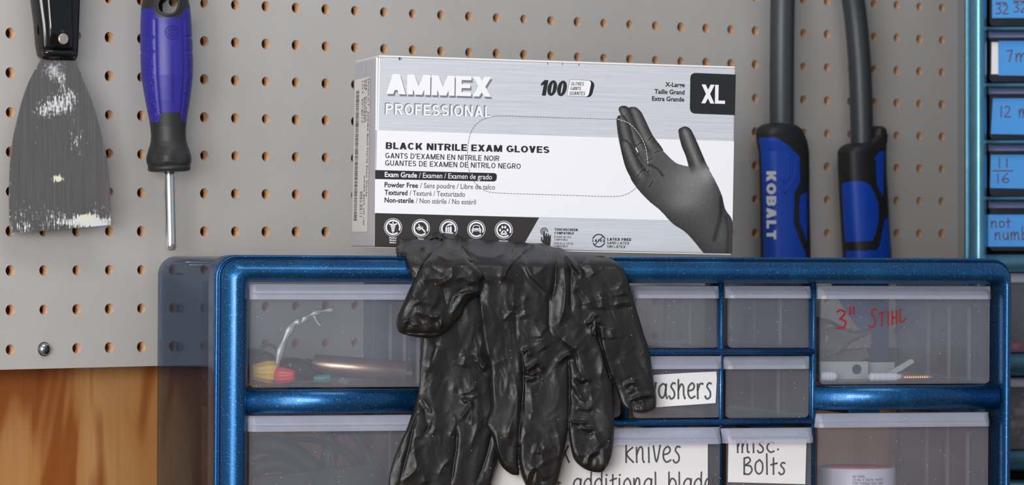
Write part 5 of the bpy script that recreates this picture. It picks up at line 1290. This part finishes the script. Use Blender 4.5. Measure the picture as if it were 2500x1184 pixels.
# ------------------------------------------------------------------ screwdriver
SD = Frame(ray(404, 0, 2.490), 0.0, -1.25); sd = empty('screwdriver', SD.m, 'screwdriver with violet and black grip and chrome shaft hanging above the cabinet corner', 'screwdriver')
PXM = 2.490 / F
prof = [(-150, 38), (-146, 46), (-120, 52), (-80, 55), (-40, 54), (0, 56), (20, 60), (60, 62.5), (100, 63.5), (150, 64), (185, 63), (215, 59), (245, 54.5), (270, 50), (290, 46.5), (310, 43.5), (330, 42.5), (345, 43.5), (358, 47), (370, 53), (380, 57), (388, 58), (396, 57), (403, 53), (406, 50)]
ys = np.arange(-150, 407, 1.5); rs = np.interp(ys, [p[0] for p in prof], [p[1] for p in prof])
NA = 144; L = []; ofs = math.radians(14)
for y_, r_ in zip(ys, rs):
    l = []
    for k in range(NA):
        t = 2 * math.pi * k / NA - math.pi / 2; q = (t + math.pi / 2 - ofs + math.pi) % (2 * math.pi) - math.pi; r2 = r_
        if 48 < y_ < 280:
            for s_ in (-34, 34, 146, -146): r2 -= 2.2 * math.exp(-((math.degrees(q) - s_ + 180) % 360 - 180) ** 2 / 14.0)
        if abs(math.degrees(q)) > 38 and abs(math.degrees(q)) < 142:
            for yy in (93, 128): r2 -= 1.6 * math.exp(-((y_ - yy) / 3.0) ** 2)
        if y_ > 362: r2 *= 1 - .07 * max(0, math.sin((y_ - 362) / 44 * math.pi)) * (.5 + .5 * math.cos(6 * t))
        l.append((r2 * PXM * math.cos(t), r2 * PXM * math.sin(t), -y_ * PXM))
    L.append(l)
mb = MB(); hexa = sp([(403, -4), (425, -10), (440, 4), (440, 22), (430, 38), (408, 40), (392, 28), (391, 8)], 1, True)
def inpoly(px, py, P):
    c_ = False; n_ = len(P)
    for i in range(n_):
        (x1_, y1_), (x2_, y2_) = P[i], P[(i + 1) % n_]
        if (y1_ > py) != (y2_ > py) and px < (x2_ - x1_) * (py - y1_) / (y2_ - y1_) + x1_: c_ = not c_
    return c_
vs = [p for l in L for p in l]; mb.add(vs, [], 0)
for i in range(len(L) - 1):
    for k in range(NA):
        j = (k + 1) % NA; t = 2 * math.pi * (k + .5) / NA - math.pi / 2; q = abs(math.degrees((t + math.pi / 2 - ofs + math.pi) % (2 * math.pi) - math.pi)); q = min(q, 180 - q)
        y_ = ys[i] + .75; px = 404 + .022 * y_ + rs[i] * math.cos(t)
        if inpoly(px, y_, hexa): continue
        top = 46 if q < 26 else (22 if q > 42 else 46 - (q - 26) * 1.5); bot = 276 if q < 28 else (299 if q > 40 else 276 + (q - 28) * 1.9)
        mi_ = 0 if not (top < y_ < bot) else (2 if q > 38 and y_ > 105 else 1)
        mb.f.append((i * NA + k, i * NA + j, (i + 1) * NA + j, (i + 1) * NA + k)); mb.mi.append(mi_); mb.sm.append(True)
for i, rv in ((0, False), (len(L) - 1, True)):
    mb.f.append(tuple(i * NA + k for k in range(NA))); mb.mi.append(0); mb.sm.append(False)
gr = fix_normals(mb.build('grip', ['rubber', 'violet', 'violet_dot'], sd))
mb = MB(); P = []
for px, py in sp([(q[0], q[1]) for q in hexa], 3, True):
    rr_ = float(np.interp(py, ys, rs)) * PXM; x_ = (px - 404 - .022 * py) * PXM; P.append((x_, -math.sqrt(max(1e-8, rr_ ** 2 - x_ * x_)) + .0002, -py * PXM))
P.append(P[0]); mb.tube(P, .0010, 10); fix_normals(mb.build('hang_hole_rim', 'rubber', gr))
mb = MB(); mb.lathe([(.0140, -.1085), (.0140, -.1112), (.0128, -.1122), (.0100, -.1126)], n=32); fix_normals(mb.build('collar', 'rubber', sd))
mb = MB(); zt = -418 * PXM
mb.lathe([(.00345, -.1090), (.0036, -.1600), (.0036, -.1622), (.0030, -.1632), (.0030, -.1640)], n=40)
o = fix_normals(mb.build('shaft', 'chrome', sd)); bevel(o, .0006, 3)
def bend_text(name, body, pxb, pxc, ya, yb, mk, parent, fr, yfun, bold=.0, flip=False):
    """lettering that runs up or down, laid on a curved face: pxb baseline, pxc top of the letters"""
    cu = bpy.data.curves.new('l', 'FONT'); cu.body = body; cu.offset = bold; cu.extrude = .04; tmp = bpy.data.objects.new('l', cu)
    me = bpy.data.meshes.new_from_object(tmp); bpy.data.objects.remove(tmp)
    n = len(me.vertices); co = np.zeros(n * 3); me.vertices.foreach_get('co', co); co = co.reshape(n, 3)
    u = (co[:, 0] - co[:, 0].min()) / (co[:, 0].max() - co[:, 0].min()); w_ = co[:, 1] / .729
    px, py = pxb + w_ * (pxc - pxb), ya + u * (yb - ya); x_, z_ = fr.atn(px, py, yfun(0, 150))
    out = np.stack([x_, np.array([yfun(v_, p_) for v_, p_ in zip(x_, py)]) - (co[:, 2] + .04) * .004, z_], 1)
    me.vertices.foreach_set('co', out.reshape(-1)); me.materials.clear(); me.materials.append(M[mk]); me.name = name; me.update()
    o = bpy.data.objects.new(name, me); COL.objects.link(o); o.parent = parent; return o
bend_text('embossed_lettering', 'ALWAYS WEAR EYE PROTECTION', 424, 417.5, 252, 112, 'violet_deep', gr, SD, lambda x_, p_: -math.sqrt(max(0, (np.interp(p_, ys, rs) * PXM) ** 2 - x_ * x_)) - .00002)
mb = MB(); x_, z_ = SD.at(420, 79, -.0165)
for rr in (.0043, .0027):
    P = [(x_ + rr * math.cos(t), -math.sqrt(.0169 ** 2 - (x_ + rr * math.cos(t)) ** 2) - .0001, z_ + rr * math.sin(t)) for t in [2 * math.pi * k / 32 for k in range(33)]]; mb.tube(P, .00028, 6)
for P in ([(-.0009, -.0015), (-.0009, .0015)], [(-.0009, .0015), (.0006, .0014), (.0010, .0007), (.0005, .0001), (-.0008, 0)], [(.0002, -.0002), (.0010, -.0015)]):
    mb.tube([(x_ + p[0], -math.sqrt(.0169 ** 2 - (x_ + p[0]) ** 2) - .0001, z_ + p[1]) for p in P], .00025, 6)
mb.build('embossed_emblem', 'violet_deep', gr)

# ------------------------------------------------------------------ long-handled cutter at the right
LF = Frame(ray(1909, 598, 2.856), 40.0); LG = Frame(ray(2104, 598, 2.912), 40.0)
lop = empty('bolt_cutter', LF.m, 'long handled cutter with two dark tubes and blue and black grips behind the cabinet', 'cutter')
rel = LF.m.inverted() @ LG.m
def sub(o): o.matrix_basis = rel; return o
def ltube(fr, pts, r):
    P = [Vector((fr.at(px, py, 0)[0], 0, fr.at(px, py, 0)[1])) for px, py in pts]; mb = MB(); mb.tube(smooth_path([tuple(p) for p in P], 6), r, 32); return mb
fix_normals(ltube(LF, ((1925, -330), (1917, -120), (1911, 0), (1909, 150), (1908.5, 360)), .0092).build('handle_tube', 'tube', lop))
sub(fix_normals(ltube(LG, ((1990, -330), (2055, -120), (2083, 0), (2097, 130), (2103, 260), (2105, 380)), .0088).build('handle_tube', 'tube', lop)))
mb = MB(); x_, z_ = LF.at(1950, -350, 0); mb.prism([(x_ - .02, z_ - .03), (x_ + .03, z_ - .03), (x_ + .02, z_ + .05), (x_, z_ + .07), (x_ - .015, z_ + .04)], -.008, .008); bevel(fix_normals(mb.build('cutter_head', 'tube', lop)), .002)
def gripmesh(fr, rows, dep, blues, parent):
    yy = np.arange(rows[0][0], rows[-1][0] + .1, 1.3); A = np.array(rows); xl = np.interp(yy, A[:, 0], A[:, 1]); xr = np.interp(yy, A[:, 0], A[:, 2]); df = np.interp(yy, A[:, 0], A[:, 3])
    L = slab(list(zip(yy, xl, xr, df)), 0, dep, fr, 200, 2.7); mb = MB(); n = 200; mb.add([p for l in L for p in l], [], 0)
    for i in range(len(L) - 1):
        for k in range(n):
            j = (k + 1) % n; t = 2 * math.pi * (k + .5) / n; q = [L[i][k], L[i][j], L[i + 1][j], L[i + 1][k]]; c_ = Vector((sum(p[0] for p in q) / 4, sum(p[1] for p in q) / 4, sum(p[2] for p in q) / 4))
            w_ = fr.m @ c_; px = CX + F * w_.x / w_.y; py = CY - F * (w_.z - CAMZ) / w_.y
            mi_ = 1 if math.sin(t) < .12 and any(inpoly(px, py, B_) for B_ in blues) else 0
            mb.f.append((i * n + k, i * n + j, (i + 1) * n + j, (i + 1) * n + k)); mb.mi.append(mi_); mb.sm.append(True)
    for i in (0, len(L) - 1): mb.f.append(tuple(i * n + k for k in range(n))); mb.mi.append(0); mb.sm.append(False)
    return fix_normals(mb.build('grip', ['grip_black', 'grip_blue'], parent))
g1 = gripmesh(LF, [(300, 1886, 1918, .5), (304, 1872, 1932, .8), (312, 1862, 1942, .95), (325, 1858, 1950, 1), (345, 1860, 1958, 1), (370, 1864, 1963, .95), (420, 1866, 1964, .95), (500, 1868, 1964, .95), (600, 1870, 1965, 1), (660, 1871, 1966, 1), (676, 1873, 1964, .95), (684, 1882, 1955, .7), (687, 1895, 1942, .4)], .0135,
              [sp([(1850, 337), (1896, 336), (1925, 355), (1952, 383), (1954, 440), (1944, 462), (1939, 475), (1938, 545), (1950, 580), (1968, 622), (1970, 800), (1850, 800)], 1, True), [(1955, 476), (1952, 500), (1952, 540), (1970, 590), (1970, 470)]], lop)
for P in ([(1924, 378), (1924, 425), (1914, 443)], [(1940, 390), (1939, 432), (1915, 470)]):
    mb = MB(); w_ = []
    for px, py in sp(P, 5):
        x_, z_ = LF.at(px, py, -.0125); w_.append((x_, -.0126, z_))
    mb.tube(w_, .0006, 8); mb.build('grip_ridge', 'grip_blue', g1)
def kput(u, w_, k):
    x_, z_ = LF.at(1871 + w_ * 23.5, 418 + u * 166, -.0138); return (x_, -.0139 - k * 2e-6, z_)
block(LF, g1, 'grip_lettering', 'KOBALT', 0, 0, 0, 0, 0, 'white', .27, .25, 0, .14, kput)
g2 = sub(gripmesh(LG, [(308, 2130, 2144, .5), (314, 2124, 2149, .7), (330, 2118, 2152, .8), (346, 2100, 2152, .85), (352, 2074, 2151.5, .9), (360, 2064, 2151, .98), (370, 2058, 2150, 1), (432, 2060, 2151, 1), (470, 2062, 2154, 1), (553, 2066.5, 2158, 1), (620, 2071, 2162, 1), (660, 2073, 2164, 1), (676, 2078, 2162, .9), (687, 2095, 2145, .5)], .0135,
              [sp([(2050, 450), (2066, 445), (2090, 441), (2110, 443), (2124, 453), (2135, 470), (2143, 495), (2145, 535), (2139, 567), (2130, 588), (2050, 592)], 1, True), [(2137, 385), (2149, 368), (2160, 370), (2156, 480), (2140, 450)], [(2160, 535), (2149, 595), (2141, 611), (2050, 613), (2050, 800), (2180, 800), (2170, 530)]], lop))

# ------------------------------------------------------------------ second cabinet at the right edge
RF = Frame(ray(2357, 598, 2.815), -4.0)
RTOP = RF.at(2400, -300)[1]; o_ = RF.world(0, 0, RTOP); RF = Frame(tuple(o_), -4.0)
benchz = (CF.world(CWx, 0, CBOT)).z - .0005
RB_ = benchz - RF.m.translation.z
M['smoke'] = milky('shadowed drawer plastic', rgb(46, 50, 70), .72, .2)  # clear plastic darkened: the dim drawer inside is put into its colour
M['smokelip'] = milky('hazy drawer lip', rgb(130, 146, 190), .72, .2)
rc = empty('drawer_cabinet', RF.m, 'blurred teal blue drawer cabinet with blue tape labels at the right edge', 'cabinet')
rw = .30; ril = RF.at(2410, 598)[0]
cabinet_case(rc, rw, RB_, .15, ril, .016, .016, .016, 'teal', shell_mat='gloss_shell')
zt_, zb_ = -.016, RB_ + .016
def rrail(y0_, y1_, nm='thin_rail'): fix_normals(hbar(RF, 2408, 3280, y0_, y1_, -.002 if nm == 'wide_rail' else 0, .02, 2440).build(nm, 'teal', rc))
for y_ in (-208, -70, 65, 203, 342, 480): rrail(y_, y_ + 9)
rrail(621, 664, 'wide_rail'); rrail(864, 918, 'wide_rail'); rrail(1101, 1150, 'wide_rail')
zr = RF.at(2440, 640)[1]
for px in (2596, 2785, 2972): fix_normals(vbar(RF, px, px + 9, zr, zt_, .001, .02).build('upright_divider', 'teal', rc))
mb = MB(); mb.box(.004, rw - .004, .10, .102, RB_ + .01, -.01); mb.build('back_panel', 'dark', rc)  # near-black sheet stands in for the shaded inside behind the drawers
ups = []
for y0_, y1_ in ((-61, 63), (76, 200), (213, 340), (352, 478), (491, 612)):
    for c0_ in (2413, 2608, 2797, 2984):
        d_, g_ = drawer(RF, rc, c0_, c0_ + 180, y0_, y1_, 17, 0, (), .09, 3, ('smoke', 'smokelip', 'smoke'), .006)
        if c0_ == 2413: ups.append((d_, g_))
bigs = []
for y0_, y1_ in ((667, 860), (922, 1097)):
    d_, g_ = drawer(RF, rc, 2413, 2835, y0_, y1_, 22, 0, (), .09, 3, ('clear', 'lip', 'rib'), .006); bigs.append(g_)
TY = ups[0][1][2] - .0006
tw = [('3', 2430, 34, 18, 2447), ('2', 2450, 34, 18, 2464), ('3', 2474, 32, 16, 2490), ('2', 2492, 32, 16, 2506)]
specs = [(0, [(2422, -45), (2580, -45), (2580, 44), (2422, 44)], [('32', 2431, 34, 18, 2462, 0, 3), ('32', 2474, 30, 14, 2506, 0, 3), ('-', 2431, 10, 4, 2456, 0, 3), ('-', 2474, 6, 0, 2500, 0, 3)]),
         (1, [(2438, 100), (2585, 100), (2585, 186), (2437, 184)], [('7mm', 2455, 150, 132, 2545, 0, 3)]),
         (2, [(2424, 240), (2585, 240), (2585, 330), (2419, 327)], [('12 mm', 2441, 286, 268, 2540, 0, 3)]),
         (3, [(2419, 378), (2585, 378), (2585, 462), (2417, 459)], [('11', 2434, 408, 394, 2466, 0, 3), ('-', 2424, 420, 414, 2472, 0, 3), ('16', 2432, 446, 431, 2466, 0, 3)]),
         (4, [(2411, 524), (2585, 524), (2585, 602), (2411, 602)], [('not', 2419, 555, 540, 2468, 0, 3), ('numbered', 2428, 585, 568, 2580, 0, 3)])]
for i_, quad, wr_ in specs: label_card(ups[i_][0], RF, quad, TY - .0002, ('tape', 'inkbrown'), .0002, 'tape_label', wr_, 3)
label_card(ups[1][0], RF, [(2421, 103), (2437, 103), (2437, 181), (2420, 181)], TY, ('paper', 'ink'), .0002, 'paper_label')
for gi, nm, mk_, lb in ((0, 'pink_anchor', 'red', 'pile'), (1, 'grey_fitting', 'label_brown', 'pile')):
    pass
mb = MB(); rnd = random.Random(9)
zf = bigs[0][3] + .0014
for k in range(14):
    x_, _ = RF.at(2425 + rnd.uniform(0, 150), 800, .03); mb.lathe([(.0015, 0), (.0036, .002), (.0036, .007), (.0015, .009)], (x_, .02 + rnd.uniform(0, .04), zf + rnd.uniform(0, .006)), 'x', 10)
o = thing('anchor_pile', mb, 'red', RF, 'heap of red plastic anchors in the far right cabinet drawer', 'anchors'); o['kind'] = 'stuff'
mb = MB(); zf = bigs[1][3] + .0014
for k in range(60):
    x_, _ = RF.at(2425 + rnd.uniform(0, 170), 800, .03); mb.lathe([(.002, 0), (.0034, .0015), (.0034, .008), (.0015, .0095)], (x_, .012 + rnd.uniform(0, .05), zf + rnd.uniform(0, .032)), rnd.choice('xyz'), 10)
o = thing('bushing_pile', mb, 'label_brown', RF, 'heap of brown grey bushings in the lower drawer of the far right cabinet', 'bushings'); o['kind'] = 'stuff'

# ------------------------------------------------------------------ workbench under the cabinets (below the frame)
bt = benchz
wb = empty('workbench', Matrix.Translation((0.25, 2.7, 0)), 'wooden workbench under the drawer cabinets along the plywood wall', 'bench')
Pw = [BF.world(-.25, .0315, 0), BF.world(1.45, .0315, 0)]
top = [(Pw[0].x, Pw[0].y), (Pw[0].x, 2.12), (1.25, 2.12), (1.25, Pw[1].y), (Pw[1].x, Pw[1].y)]
yw = lambda x_: Pw[0].y + (x_ - Pw[0].x) * (Pw[1].y - Pw[0].y) / (Pw[1].x - Pw[0].x)
top = [(Pw[0].x, Pw[0].y), (Pw[0].x, 2.12), (1.0, 2.12), (1.0, yw(1.0))]
mb = MB(); n = len(top); mb.add([(p[0] - .25, p[1] - 2.7, z) for z in (bt - .04, bt - .0005) for p in top], [tuple(range(n))[::-1], tuple(range(n, 2 * n))] + [(i, (i + 1) % n, n + (i + 1) % n, n + i) for i in range(n)])
fix_normals(mb.build('bench_top', 'bench', wb))
for x_, y_ in ((-.33, 2.15), (.95, 2.15), (.95, 3.05), (.2, 2.5)):
    mb = MB(); mb.box(x_ - .28, x_ - .22, y_ - 2.7, y_ - 2.64, 0, bt - .04); mb.build('leg', 'bench', wb)
